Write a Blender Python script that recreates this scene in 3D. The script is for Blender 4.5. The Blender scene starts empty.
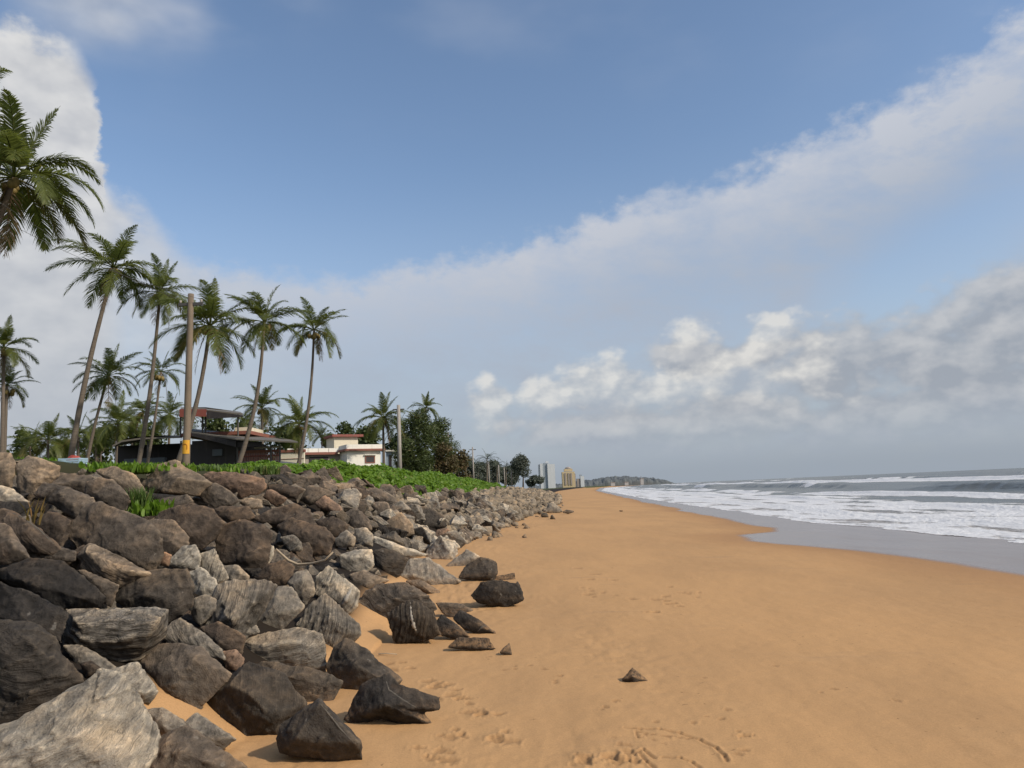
import bpy, bmesh, math, random
import numpy as np
from mathutils import Vector, Matrix
from mathutils.bvhtree import BVHTree

random.seed(7)
SC = bpy.context.scene
COL = SC.collection
R = math.radians

# ------------------------------------------------------------------ numpy noise
_rs = np.random.RandomState(11)
_perm = _rs.permutation(256).astype(np.int64)
_perm = np.concatenate([_perm, _perm, _perm])
_grad = _rs.normal(size=(256, 3)); _grad /= np.linalg.norm(_grad, axis=1)[:, None]

def perlin(p):
    p = np.asarray(p, dtype=np.float64)
    i = np.floor(p).astype(np.int64); f = p - i
    i &= 255
    u = f * f * f * (f * (f * 6 - 15) + 10)
    def g(dx, dy, dz):
        h = _perm[_perm[_perm[(i[:, 0] + dx) & 255] + ((i[:, 1] + dy) & 255)] + ((i[:, 2] + dz) & 255)]
        gr = _grad[h]
        return gr[:, 0] * (f[:, 0] - dx) + gr[:, 1] * (f[:, 1] - dy) + gr[:, 2] * (f[:, 2] - dz)
    def l(a, b, t): return a + (b - a) * t
    x00 = l(g(0, 0, 0), g(1, 0, 0), u[:, 0]); x10 = l(g(0, 1, 0), g(1, 1, 0), u[:, 0])
    x01 = l(g(0, 0, 1), g(1, 0, 1), u[:, 0]); x11 = l(g(0, 1, 1), g(1, 1, 1), u[:, 0])
    return l(l(x00, x10, u[:, 1]), l(x01, x11, u[:, 1]), u[:, 2]) * 1.6

def fbm(p, octv=4, lac=2.03, gain=0.5):
    a, s, tot = 1.0, np.zeros(len(p)), 0
    q = np.array(p, dtype=np.float64)
    for _ in range(octv):
        s += a * perlin(q); q = q * lac + 17.3; a *= gain
    return s

_g2 = np.stack([np.cos(np.arange(256) * 2.399963), np.sin(np.arange(256) * 2.399963)], 1).astype(np.float32)
_p32 = _perm.astype(np.int32)
def perlin2(x, y, sd):
    ix = np.floor(x); iy = np.floor(y); fx = (x - ix).astype(np.float32); fy = (y - iy).astype(np.float32)
    ix = ix.astype(np.int32) & 255; iy = iy.astype(np.int32) & 255; ix1 = (ix + 1) & 255; iy1 = (iy + 1) & 255
    a0 = _p32[ix] + sd; a1 = _p32[ix1] + sd
    def dot(a, b, dx, dy):
        h = _p32[_p32[a & 255] + b]; return _g2[:, 0][h] * dx + _g2[:, 1][h] * dy
    u = fx * fx * fx * (fx * (fx * 6 - 15) + 10); v = fy * fy * fy * (fy * (fy * 6 - 15) + 10)
    n00 = dot(a0, iy, fx, fy); n10 = dot(a1, iy, fx - 1, fy); n01 = dot(a0, iy1, fx, fy - 1); n11 = dot(a1, iy1, fx - 1, fy - 1)
    a = n00 + (n10 - n00) * u; b = n01 + (n11 - n01) * u
    return (a + (b - a) * v) * 1.5
def fbm2(x, y, octv=4, z=0.0):
    x = np.asarray(x, dtype=np.float64); y = np.asarray(y, dtype=np.float64) + np.zeros_like(x); a, s = 1.0, 0.0; sd = int(z * 7 + 3) & 255
    for o in range(octv):
        s = s + a * perlin2(x, y, (sd + 31 * o) & 255); x = x * 2.03 + 17.3; y = y * 2.03 + 9.7; a *= .5
    return s

def sstep(a, b, x):
    t = np.clip((x - a) / (b - a), 0, 1)
    return t * t * (3 - 2 * t)

# ------------------------------------------------------------------ camera
F = 740.0
CAMZ = 1.7
PITCH = math.atan(106 / F); ROLL = R(2.5)
CAM = Vector((0, 0, CAMZ))
_f = Vector((0, math.cos(PITCH), math.sin(PITCH)))
_u0 = Vector((0, -math.sin(PITCH), math.cos(PITCH))); _r0 = Vector((1, 0, 0))
_r = math.cos(ROLL) * _r0 - math.sin(ROLL) * _u0
_u = math.sin(ROLL) * _r0 + math.cos(ROLL) * _u0
cam_d = bpy.data.cameras.new('camera'); cam = bpy.data.objects.new('camera', cam_d); COL.objects.link(cam)
cam.matrix_world = Matrix(((_r.x, _u.x, -_f.x, 0), (_r.y, _u.y, -_f.y, 0), (_r.z, _u.z, -_f.z, CAMZ), (0, 0, 0, 1)))
cam_d.sensor_width = 36; cam_d.lens = 36 * F / 1024; cam_d.clip_start = 0.05; cam_d.clip_end = 60000
SC.camera = cam

def ray(px, py):
    return _f * F + _r * (px - 512) - _u * (py - 384)
def at(px, py, y):                         # the point seen at a pixel, at distance y ahead
    d = ray(px, py); return CAM + d * (y / d.y)
def project(p):
    v = Vector(p) - CAM; z = v.dot(_f)
    return 512 + F * v.dot(_r) / z, 384 - F * v.dot(_u) / z

# ------------------------------------------------------------------ tagging
def tag(o, label=None, cat=None, group=None, kind=None):
    if label: o['label'] = label
    if cat: o['category'] = cat
    if group: o['group'] = group
    if kind: o['kind'] = kind
    return o
def empty(name, loc, label, cat, group=None, rz=0.0):
    o = bpy.data.objects.new(name, None); COL.objects.link(o)
    o.location = loc; o.rotation_euler = (0, 0, rz); o.empty_display_size = 0.3
    return tag(o, label, cat, group)
def link(name, me, mat=None, parent=None):
    o = bpy.data.objects.new(name, me); COL.objects.link(o)
    if mat is not None:
        me.materials.clear(); me.materials.append(mat)
    if parent is not None: o.parent = parent
    return o
def mesh_np(name, verts, faces, smooth=False):
    me = bpy.data.meshes.new(name)
    verts = np.asarray(verts, dtype=np.float32); faces = np.asarray(faces, dtype=np.int32)
    n = faces.shape[1]
    me.vertices.add(len(verts)); me.vertices.foreach_set('co', verts.ravel())
    me.loops.add(faces.size); me.loops.foreach_set('vertex_index', faces.ravel())
    me.polygons.add(len(faces)); me.polygons.foreach_set('loop_start', np.arange(0, faces.size, n, dtype=np.int32))
    if smooth: me.polygons.foreach_set('use_smooth', np.ones(len(faces), dtype=bool))
    me.update(calc_edges=True); me.validate()
    return me
def set_attr(me, name, vals):
    a = me.attributes.new(name, 'FLOAT', 'POINT'); a.data.foreach_set('value', np.asarray(vals, dtype=np.float32).ravel())

class MB:
    """collects boxes, tubes and loose polygons, built as one mesh"""
    def __init__(s): s.v = []; s.f = []
    def box(s, x0, x1, y0, y1, z0, z1, m=None):
        b = len(s.v)
        for z in (z0, z1):
            for x, y in ((x0, y0), (x1, y0), (x1, y1), (x0, y1)):
                p = Vector((x, y, z)); s.v.append(m @ p if m else p)
        for q in ((3, 2, 1, 0), (4, 5, 6, 7), (0, 1, 5, 4), (1, 2, 6, 5), (2, 3, 7, 6), (3, 0, 4, 7)):
            s.f.append([b + i for i in q])
        return s
    def prism(s, bottom, top):               # two loops of the same length
        b = len(s.v); n = len(bottom); s.v += [Vector(p) for p in bottom] + [Vector(p) for p in top]
        s.f.append([b + i for i in reversed(range(n))]); s.f.append([b + n + i for i in range(n)])
        for i in range(n):
            j = (i + 1) % n; s.f.append([b + i, b + j, b + n + j, b + n + i])
        return s
    def tube(s, pts, rad, seg=8, cap=True):
        pts = [Vector(p) for p in pts]; b = len(s.v)
        rads = rad if hasattr(rad, '__len__') else [rad] * len(pts)
        ref = Vector((0.31, 0.9, 0.17)).normalized()
        for i, p in enumerate(pts):
            t = (pts[min(i + 1, len(pts) - 1)] - pts[max(i - 1, 0)]).normalized()
            a = t.cross(ref).normalized(); c = t.cross(a)
            for k in range(seg):
                w = 2 * math.pi * k / seg; s.v.append(p + (a * math.cos(w) + c * math.sin(w)) * rads[i])
        for i in range(len(pts) - 1):
            for k in range(seg):
                k2 = (k + 1) % seg; s.f.append([b + i * seg + k, b + i * seg + k2, b + (i + 1) * seg + k2, b + (i + 1) * seg + k])
        if cap:
            s.f.append([b + k for k in reversed(range(seg))]); e = b + (len(pts) - 1) * seg; s.f.append([e + k for k in range(seg)])
        return s
    def poly(s, pts):
        b = len(s.v); s.v += [Vector(p) for p in pts]; s.f.append(list(range(b, b + len(pts)))); return s
    def build(s, name, mat, parent=None, smooth=False, origin=None, bevel=0):
        me = bpy.data.meshes.new(name)
        o3 = Vector(origin) if origin is not None else Vector((0, 0, 0))
        me.from_pydata([p - o3 for p in s.v], [], s.f); me.update()
        if bevel:
            bm = bmesh.new(); bm.from_mesh(me)
            bmesh.ops.bevel(bm, geom=list(bm.edges), offset=bevel, segments=1, affect='EDGES'); bm.to_mesh(me); bm.free()
        if smooth: me.polygons.foreach_set('use_smooth', [True] * len(me.polygons))
        o = link(name, me, mat, parent)
        if origin is not None and parent is None: o.location = o3
        return o

# ------------------------------------------------------------------ node helper
class E:
    """a socket with arithmetic"""
    def __init__(s, nt, sock): s.nt = nt; s.s = sock
    def _m(s, op, *a, clamp=False):
        n = s.nt.nodes.new('ShaderNodeMath'); n.operation = op; n.use_clamp = clamp
        for i, x in enumerate((s,) + a):
            if isinstance(x, E): s.nt.links.new(x.s, n.inputs[i])
            else: n.inputs[i].default_value = x
        return E(s.nt, n.outputs[0])
    def __add__(s, o): return s._m('ADD', o)
    def __sub__(s, o): return s._m('SUBTRACT', o)
    def __mul__(s, o): return s._m('MULTIPLY', o)
    def __truediv__(s, o): return s._m('DIVIDE', o)
    def __rsub__(s, o): return (s * -1.0) + o
    __radd__ = __add__; __rmul__ = __mul__
    def maxi(s, o): return s._m('MAXIMUM', o)
    def mini(s, o): return s._m('MINIMUM', o)
    def power(s, o): return s._m('POWER', o)
    def absv(s): return s._m('ABSOLUTE')
    def clamp(s): return s._m('ADD', 0.0, clamp=True)
    def ss(s, a, b, lo=0.0, hi=1.0):
        n = s.nt.nodes.new('ShaderNodeMapRange'); n.interpolation_type = 'SMOOTHSTEP'
        s.nt.links.new(s.s, n.inputs[0])
        for i, v in ((1, a), (2, b), (3, lo), (4, hi)):
            n.inputs[i].default_value = v
        return E(s.nt, n.outputs[0])
def nmix(nt, fac, a, b, blend='MIX'):
    n = nt.nodes.new('ShaderNodeMix'); n.data_type = 'RGBA'; n.blend_type = blend
    for i, x in ((0, fac), (6, a), (7, b)):
        if isinstance(x, E): nt.links.new(x.s, n.inputs[i])
        elif hasattr(x, 'is_linked'): nt.links.new(x, n.inputs[i])
        elif i == 0: n.inputs[0].default_value = x
        else: n.inputs[i].default_value = (*x, 1) if len(x) == 3 else x
    return n.outputs[2]
def nnoise(nt, vec, scale, detail=4, rough=0.55, dist=0.0):
    n = nt.nodes.new('ShaderNodeTexNoise'); n.inputs['Scale'].default_value = scale
    n.inputs['Detail'].default_value = detail; n.inputs['Roughness'].default_value = rough
    n.inputs['Distortion'].default_value = dist
    if vec is not None: nt.links.new(vec, n.inputs['Vector'])
    return E(nt, n.outputs[0])
def nmap(nt, vec, scale=(1, 1, 1), loc=(0, 0, 0), rot=(0, 0, 0)):
    n = nt.nodes.new('ShaderNodeMapping'); nt.links.new(vec, n.inputs[0])
    n.inputs['Scale'].default_value = scale; n.inputs['Location'].default_value = loc; n.inputs['Rotation'].default_value = rot
    return n.outputs[0]
def nattr(nt, name):
    n = nt.nodes.new('ShaderNodeAttribute'); n.attribute_name = name; return E(nt, n.outputs['Fac'])
def new_mat(name):
    m = bpy.data.materials.new(name); m.use_nodes = True
    nt = m.node_tree; b = nt.nodes['Principled BSDF']
    return m, nt, b
def nbump(nt, h, strength, dist, bsdf):
    n = nt.nodes.new('ShaderNodeBump'); n.inputs['Strength'].default_value = strength; n.inputs['Distance'].default_value = dist
    nt.links.new(h.s, n.inputs['Height']); nt.links.new(n.outputs[0], bsdf.inputs['Normal']); return n
def tc(nt, which='Object'):
    for n in nt.nodes:
        if n.bl_idname == 'ShaderNodeTexCoord': return n.outputs[which]
    return nt.nodes.new('ShaderNodeTexCoord').outputs[which]

def paint(name, col, rough=0.7, var=0.25, scale=1.5, dirt=(0.12, 0.1, 0.08), dirt_amt=0.35, streak=True):
    """weathered paint / plaster / concrete"""
    m, nt, b = new_mat(name); v = tc(nt)
    n1 = nnoise(nt, v, scale, 5); n2 = nnoise(nt, nmap(nt, v, (3, 3, 0.35) if streak else (2, 2, 2)), scale * 1.3, 5)
    k = (n1 - 0.5) * (2 * var) + 1.0
    c = nmix(nt, (n2.ss(0.5, 0.75)) * dirt_amt, col, dirt)
    hs = nt.nodes.new('ShaderNodeHueSaturation'); nt.links.new(c, hs.inputs['Color']); nt.links.new(k.s, hs.inputs['Value'])
    nt.links.new(hs.outputs[0], b.inputs['Base Color']); b.inputs['Roughness'].default_value = rough
    nbump(nt, nnoise(nt, v, scale * 14, 3), 0.25, 0.02, b)
    return m

# ------------------------------------------------------------------ terrain shape
TOE_Y = [-60, 0, 5, 8, 12, 18, 24, 30, 34, 40, 50, 80, 150, 300, 420, 1000, 1500, 2200, 9000]
TOE_X = [-2.2, -2.2, -2.15, -1.7, -1.6, -2.3, -2.5, -1.8, -1.2, -0.7, 0.5, 4.0, 8, 15.5, 24, 80, 150, 300, 300]
CR_Y = [-60, 0, 10, 17, 25, 40, 80, 150, 400, 1000, 2200, 9000]
CR_X = [-7.6, -7.4, -7.3, -7.4, -7.0, -5.8, -2.0, 2.6, 17, 70, 290, 290]
FO_Y = [-60, 0, 14, 22.5, 30, 39, 70, 125, 250, 400, 1000, 1500, 2200, 2350, 2700, 9000]
FO_X = [17, 16.2, 15.6, 15.6, 15.8, 15.0, 17.2, 21.0, 32, 45, 118, 215, 425, 425, -2500, -9000]
WE_Y = [-60, 0, 8, 14, 19.6, 22.6, 25, 28, 30, 33, 37, 49, 88, 200, 400, 1000, 2200, 9000]
WE_X = [9.5, 9.3, 9.4, 9.6, 9.7, 8.7, 7.5, 8.1, 10.0, 11.5, 11.1, 11.9, 15.2, 25, 42, 112, 420, 420]
SEA = -0.62
def toe(y): return np.interp(y, TOE_Y, TOE_X)
def crest(y): return np.interp(y, CR_Y, CR_X)
def foamx(y): return np.interp(y, FO_Y, FO_X)
def wetx(y): return np.interp(y, WE_Y, WE_X)
def cz(y): return np.interp(y, [0, 20, 45, 80, 150, 300, 3000], [2.45, 2.5, 2.35, 1.75, 1.35, 1.2, 3.0])

def terrain(x, y):
    x = np.asarray(x, dtype=np.float64); y = np.asarray(y, dtype=np.float64)
    t, c, fo = toe(y), crest(y), foamx(y)
    fo = np.maximum(fo, t + 3)
    # beach from toe (z=0) down to the waterline
    k = np.clip((x - t) / (fo - t), 0, 3)
    zb = np.where(k <= 1, SEA * (0.75 * k + 0.25 * k * k), SEA - 0.035 * (x - fo))
    zb = np.maximum(zb, -3.0)
    s = np.clip((t - x) / np.maximum(t - c, 1.0), 0, 1)
    zr = cz(y) * (s + 0.08 * np.sin(s * math.pi))
    z = np.where(x < t, zr, zb)
    return np.where(foamx(y) < t, np.where(x < foamx(y), 2.0, -3.0), z)

def hit(px, py, lift=0.0):
    d = ray(px, py); d = d / d.y
    ys = np.concatenate([np.linspace(2, 30, 1200), np.geomspace(30, 1500, 2500)])
    xs = d.x * ys; zs = CAMZ + d.z * ys
    g = terrain(xs, ys) + lift
    i = np.argmax(zs < g)
    if zs[i] >= g[i]: return None
    return Vector((xs[i], ys[i], g[i]))

# ------------------------------------------------------------------ rock material
def rock_material():
    m, nt, b = new_mat('weathered_rock'); v = tc(nt, 'Object')
    oi = nt.nodes.new('ShaderNodeObjectInfo')
    off = nt.nodes.new('ShaderNodeVectorMath'); off.operation = 'SCALE'
    cmb = nt.nodes.new('ShaderNodeCombineXYZ')
    for i in range(3): nt.links.new((E(nt, oi.outputs['Random']) * (31.0 + 13 * i)).s, cmb.inputs[i])
    add = nt.nodes.new('ShaderNodeVectorMath'); add.operation = 'ADD'
    nt.links.new(v, add.inputs[0]); nt.links.new(cmb.outputs[0], add.inputs[1]); p = add.outputs[0]
    alpha = E(nt, oi.outputs['Alpha']); alpha = alpha * alpha * alpha            # how strongly layered the rock is
    strata = nnoise(nt, nmap(nt, p, (1.0, 1.0, 17)), 1.6, 6, 0.65, 0.12)
    fine = nnoise(nt, nmap(nt, p, (3, 3, 55)), 1.5, 4, 0.7, 0.1)
    blot = nnoise(nt, p, 2.3, 6, 0.6)
    grain = nnoise(nt, p, 26, 6, 0.75)
    side_noise = nnoise(nt, nmap(nt, p, (1, 1, 1), (5, 8, 2)), 1.1, 4, .6)
    spots = nnoise(nt, p, 11, 3, 0.5)
    vp = nt.nodes.new('ShaderNodeTexVoronoi'); vp.inputs['Scale'].default_value = 9; nt.links.new(p, vp.inputs['Vector']); pit = E(nt, vp.outputs['Distance']).ss(.05, .5)
    geo = nt.nodes.new('ShaderNodeNewGeometry')
    sep = nt.nodes.new('ShaderNodeSeparateXYZ'); nt.links.new(geo.outputs['Normal'], sep.inputs[0])
    up = E(nt, sep.outputs[2])
    sp = nt.nodes.new('ShaderNodeSeparateXYZ'); nt.links.new(geo.outputs['Position'], sp.inputs[0])
    lowz = E(nt, sp.outputs[2])
    cav = nattr(nt, 'cav')
    # value: layers + blotches
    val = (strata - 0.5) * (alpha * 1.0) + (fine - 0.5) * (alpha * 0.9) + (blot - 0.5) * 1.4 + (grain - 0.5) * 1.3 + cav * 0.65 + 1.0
    val = val.maxi(0.25)
    tint = nmix(nt, blot.ss(0.45, 0.7), (1.0, 1.0, 1.0), (1.1, 1.0, 0.88))
    base = nmix(nt, 1.0, oi.outputs['Color'], tint, 'MULTIPLY')
    hs = nt.nodes.new('ShaderNodeHueSaturation'); nt.links.new(base, hs.inputs['Color']); nt.links.new(val.s, hs.inputs['Value'])
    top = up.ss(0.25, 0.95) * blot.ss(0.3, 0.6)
    top_light_dust = nmix(nt, 1.0, hs.outputs[0], (1.7, 1.55, 1.35), 'MULTIPLY')
    c = nmix(nt, top * 0.6, hs.outputs[0], top_light_dust)           # dust and top light painted paler on upward faces
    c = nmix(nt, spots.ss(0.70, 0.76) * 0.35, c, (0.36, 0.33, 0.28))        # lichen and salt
    side = up.ss(.55, .0) * side_noise.ss(.36, .62); c = nmix(nt, side * .55, c, nmix(nt, 1.0, c, (.38, .36, .34), 'MULTIPLY'))  # steep faces darker in noise patches
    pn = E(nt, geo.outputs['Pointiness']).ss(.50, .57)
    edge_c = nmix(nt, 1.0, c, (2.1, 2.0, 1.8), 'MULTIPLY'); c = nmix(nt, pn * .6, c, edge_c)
    rust = nnoise(nt, nmap(nt, p, (1, 1, 1), (9, 3, 1)), 1.5, 4, 0.6).ss(0.6, 0.75)
    c = nmix(nt, rust * 0.35, c, (0.17, 0.09, 0.045))
    sandy = lowz.ss(-0.06, 0.16, 1.0, 0.0) * up.ss(-0.2, 0.6) * grain.ss(0.35, 0.6)
    c = nmix(nt, sandy * 0.8, c, (0.42, 0.25, 0.12))
    nt.links.new(c, b.inputs['Base Color'])
    b.inputs['Roughness'].default_value = 0.82; b.inputs['Specular IOR Level'].default_value = 0.25
    h = strata * (alpha * 1.4 + .05) + fine * (alpha * 0.7) + blot * 0.7 + grain * 0.42 + pit * .2
    nbump(nt, h, 1.0, 0.06, b)
    return m
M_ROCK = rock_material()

# ------------------------------------------------------------------ rock meshes
_TMP = bpy.data.objects.new('hull', bpy.data.meshes.new('hull'))
def remesh_hull(pts, voxel):
    bm = bmesh.new()
    for p in pts: bm.verts.new(p)
    r = bmesh.ops.convex_hull(bm, input=bm.verts)
    bmesh.ops.delete(bm, geom=[g for g in r['geom_interior'] if isinstance(g, bmesh.types.BMVert)] , context='VERTS')
    return remesh_bm(bm, voxel)
def remesh_bm(bm, voxel):
    bmesh.ops.recalc_face_normals(bm, faces=bm.faces)
    me = bpy.data.meshes.new('rock'); bm.to_mesh(me); bm.free()
    o = bpy.data.objects.new('rock_source', me); COL.objects.link(o)
    md = o.modifiers.new('remesh', 'REMESH'); md.mode = 'VOXEL'; md.voxel_size = voxel
    dg = bpy.context.evaluated_depsgraph_get(); dg.update()
    out = bpy.data.meshes.new_from_object(o.evaluated_get(dg), depsgraph=dg)
    bpy.data.objects.remove(o); bpy.data.meshes.remove(me)
    return out

def get_co(me):
    a = np.empty(len(me.vertices) * 3, dtype=np.float32); me.vertices.foreach_get('co', a); return a.reshape(-1, 3).astype(np.float64)
def get_no(me):
    a = np.empty(len(me.vertices) * 3, dtype=np.float32); me.vertex_normals.foreach_get('vector', a); return a.reshape(-1, 3).astype(np.float64)

def roughen(me, size, seed, layered, rough=1.0, fade_fine=1.0):
    """erode a hull in its own space: lumps, bedding ledges along local z, chips"""
    p = get_co(me); n = get_no(me)
    off = np.array([seed * 7.13 % 91, seed * 3.7 % 83, seed * 5.9 % 77])
    q = p / size + off
    lump = fbm(q * 1.7, 3)
    # chisel facets: ridged noise
    rid = 1 - np.abs(fbm(q * 2.6 + 40, 3)) * 2
    zz = q[:, 2] * 9 + fbm(q * 1.3 + 9, 3) * .5
    fr = zz - np.floor(zz)
    led = np.where(fr < 0.75, fr / 0.75, (1 - fr) / 0.25) - 0.5
    z2 = q[:, 2] * 27 + fbm(q * 2 + 5, 2) * .6
    led2 = np.abs((z2 - np.floor(z2)) - 0.5) * 2 - 0.5
    lmask = np.clip(0.6 + fbm(q * 2 + 70, 2) * 1.3, 0, 1.3)
    chip = fbm(q * 8 + 21, 3)
    lay = layered ** 3
    rr = np.random.RandomState(int(seed) * 7 + 1); c0, c1 = p.min(0), p.max(0); frac = np.zeros(len(p))
    for K, amp in ((16, .030), (70, .014)):
        sd = rr.uniform(c0, c1, (K, 3)); offs = rr.uniform(-1, 1, K); tl = rr.normal(size=(K, 3)) * 1.1 / size
        wp = p + size * .05 * np.stack([chip, lump, -chip], 1)
        best = np.full(len(p), 1e9); bi = np.zeros(len(p), dtype=int)
        for k in range(K):
            dk_ = ((wp - sd[k]) ** 2).sum(1); mm = dk_ < best; best[mm] = dk_[mm]; bi[mm] = k
        frac += amp * np.clip(offs[bi] + ((p - sd[bi]) * tl[bi]).sum(1), -1.5, 1.5)
    d = lump * 0.022 + (rid - 0.5) * 0.016 + led * 0.026 * lay * lmask + led2 * 0.009 * lay * lmask * fade_fine + chip * 0.008 * fade_fine + frac * (.55 if size > .12 else .3)
    p2 = p + n * (d * size * rough)[:, None]
    me.vertices.foreach_set('co', p2.astype(np.float32).ravel())
    me.polygons.foreach_set('use_smooth', np.ones(len(me.polygons), dtype=bool))
    cav = (rid - 0.5) * 0.3 + led * 0.5 * lay * lmask + chip * 0.35 + lump * 0.3
    set_attr(me, 'cav', np.clip(cav, -1, 1)); me.update()

def area2(P):
    return 0.5 * abs(sum(P[i][0] * P[(i + 1) % len(P)][1] - P[(i + 1) % len(P)][0] * P[i][1] for i in range(len(P))))

ROCKS = []
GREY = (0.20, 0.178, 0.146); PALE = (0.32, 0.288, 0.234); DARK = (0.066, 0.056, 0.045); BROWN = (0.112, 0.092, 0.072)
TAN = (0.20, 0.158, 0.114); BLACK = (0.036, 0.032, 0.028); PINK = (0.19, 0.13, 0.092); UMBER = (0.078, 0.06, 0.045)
def hero(view, poly, label, col=GREY, layered=0.7, streak=0.0, thick=0.75, anchor=0.55, recline=0.45, seed=None,
         ridge=None, depth=None, group=None, push=0.0, concave=False):
    """a boulder whose outline is traced; it rests on the sea wall or the sand where its foot is seen"""
    ox, oy, s = view
    P = [(ox + x / s, oy + y / s) for x, y in poly]
    seed = len(ROCKS) + 3 if seed is None else seed
    rnd = random.Random(seed * 13 + 5)
    cx = sum(p[0] for p in P) / len(P); cy = sum(p[1] for p in P) / len(P)
    ymax = max(p[1] for p in P)
    if depth is None:
        h = hit(cx, cy + anchor * (ymax - cy)); D = (h - CAM).dot(_f)
    else: D = depth
    D += push
    size = math.sqrt(area2(P)) * D / F
    def pt(px, py, dz):                        # dz: metres away from the viewer
        dd = D + dz; w = ray(px, py); return CAM + w * (dd / F)
    k = D / F
    pts = []
    for (px, py) in P:
        q = (cx + (px - cx) * 1.035, cy + (py - cy) * 1.035)
        pts.append(pt(q[0], q[1], recline * (cy - py) * k + rnd.uniform(-.06, .06) * size))
    front = []
    if ridge:
        for (x, y, dz) in ridge: front.append(pt(ox + x / s, oy + y / s, -dz * size + recline * (cy - (oy + y / s)) * k))
    else:
        for j in range(4):
            i = rnd.randrange(len(P)); t = rnd.uniform(0.25, 0.62); px = cx + (P[i][0] - cx) * t; py = cy + (P[i][1] - cy) * t
            front.append(pt(px, py, -thick * size * rnd.uniform(0.14, 0.32) + recline * (cy - py) * k))
    back = []
    for (px, py) in P[::1]:
        t = rnd.uniform(0.7, 0.88); back.append(pt(cx + (px - cx) * t, cy + (py - cy) * t, thick * size * rnd.uniform(.45, .75) + recline * (cy - py) * k))
    # local frame: z across the bedding
    ang = R(streak); tdir = (_r * math.cos(ang) + _u * math.sin(ang))
    nz = (-_r * math.sin(ang) + _u * math.cos(ang) - _f * 0.45).normalized()
    ny = nz.cross(tdir).normalized(); nx = ny.cross(nz)
    org = pt(cx, cy, 0.15 * size)
    Rm = Matrix((nx, ny, nz)).transposed(); inv = Rm.transposed()
    loc = [inv @ (p - org) for p in pts + front + back]
    vox = max(0.011, D * 1.7 / F); vox = max(vox, size / 75)
    if concave:
        n = len(P); bm = bmesh.new(); vs = [bm.verts.new(p) for p in loc]
        fc = vs[n]; 
        bc = bm.verts.new(sum((loc[n + len(front) + i] for i in range(n)), Vector()) / n)
        for i in range(n):
            j = (i + 1) % n; bm.faces.new((vs[i], vs[j], fc)); bm.faces.new((vs[j], vs[i], bc))
        for v in vs[n + 1:]: bm.verts.remove(v)
        me = remesh_bm(bm, vox)
    else:
        me = remesh_hull(loc, vox)
    roughen(me, size, seed, layered)
    me.name = 'boulder'
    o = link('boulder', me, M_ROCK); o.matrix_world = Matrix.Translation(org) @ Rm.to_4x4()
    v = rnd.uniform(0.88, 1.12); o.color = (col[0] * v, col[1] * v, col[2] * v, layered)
    tag(o, label, 'boulder', group); ROCKS.append(o); o['px'] = size / D * F
    return o

vA = (0, 450, 3.938); vB = (0, 573, 3.938); vC = (220, 573, 3.938); vD = (200, 460, 5.12); vE = (370, 480, 4.452)
vF = (430, 540, 6.4); vG = (0, 470, 7.314); vH = (120, 470, 7.314); vI = (230, 480, 7.314); vJ = (330, 480, 7.314)
vK = (140, 560, 7.314); vL = (240, 560, 7.314); vM = (340, 550, 7.314); vN = (420, 490, 6.4); PX = (0, 0, 1.0)

# --- upper rows, left
hero(vA, [(-60, 20), (0, 8), (45, 12), (65, 60), (60, 100), (45, 150), (-40, 150)], 'tan topped boulder at the left edge, highest of all on the sea wall', TAN, .35)
hero(vA, [(62, 60), (110, 18), (160, 40), (240, 62), (235, 100), (150, 160), (115, 205), (70, 150)], 'pale tan boulder sloping right on the crest, second from the left edge', TAN, .5, -20)
hero(vA, [(-90, 150), (0, 138), (50, 150), (112, 205), (60, 225), (-60, 240)], 'flat pale slab with dark underside jutting in at the left edge', PALE, .5, -15, thick=.6)
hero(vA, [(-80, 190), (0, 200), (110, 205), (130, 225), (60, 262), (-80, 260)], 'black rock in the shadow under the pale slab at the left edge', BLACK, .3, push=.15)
hero(vG, [(230, 70), (420, 12), (660, 45), (720, 110), (650, 180), (520, 150), (320, 120)], 'brown back slab under the crest behind the overhanging boulder', BROWN, .4, -15, push=.3)
hero(vG, [(635, 85), (720, 58), (830, 75), (940, 180), (958, 230), (920, 312), (800, 285), (700, 230), (620, 170)], 'smooth brown wedge shaped boulder left of the green grass tuft', BROWN, .35, -25)
hero(vG, [(240, 180), (320, 92), (430, 108), (560, 150), (690, 205), (705, 255), (630, 310), (570, 368), (500, 320), (430, 230)], 'brown overhanging boulder above a black hollow, upper left', BROWN, .35, -25)
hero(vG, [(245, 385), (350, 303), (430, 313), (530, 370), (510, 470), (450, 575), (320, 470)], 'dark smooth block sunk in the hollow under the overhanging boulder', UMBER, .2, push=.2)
hero(vG, [(-150, 330), (0, 290), (70, 300), (160, 340), (300, 440), (455, 590), (380, 620), (200, 600), (100, 560), (-100, 480)], 'dark boulder with a pale edge line running down right, left edge', UMBER, .7, -38)
hero(vG, [(-150, 400), (0, 380), (75, 410), (130, 520), (215, 640), (60, 690), (-120, 700)], 'orange stained brown boulder at the left edge above the huge black one', BROWN, .4, -50, push=-.15)
hero(vA, [(105, 395), (150, 357), (200, 375), (300, 400), (300, 440), (200, 445), (110, 430)], 'low crumbly rock with a white speckled top, left of the log shaped rock', BROWN, .5)
hero(vA, [(262, 330), (300, 270), (340, 222), (400, 208), (500, 250), (570, 275), (625, 320), (640, 400), (600, 475), (480, 450), (400, 400), (300, 395)], 'large rough brown boulder in the upper middle with a stained front', BROWN, .55, 50, thick=.7)
hero(vA, [(560, 278), (680, 272), (745, 345), (735, 410), (650, 440), (600, 380)], 'brown streaked rock between the stained boulder and the broad dark one', BROWN, .6, 60, push=.1)
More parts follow.
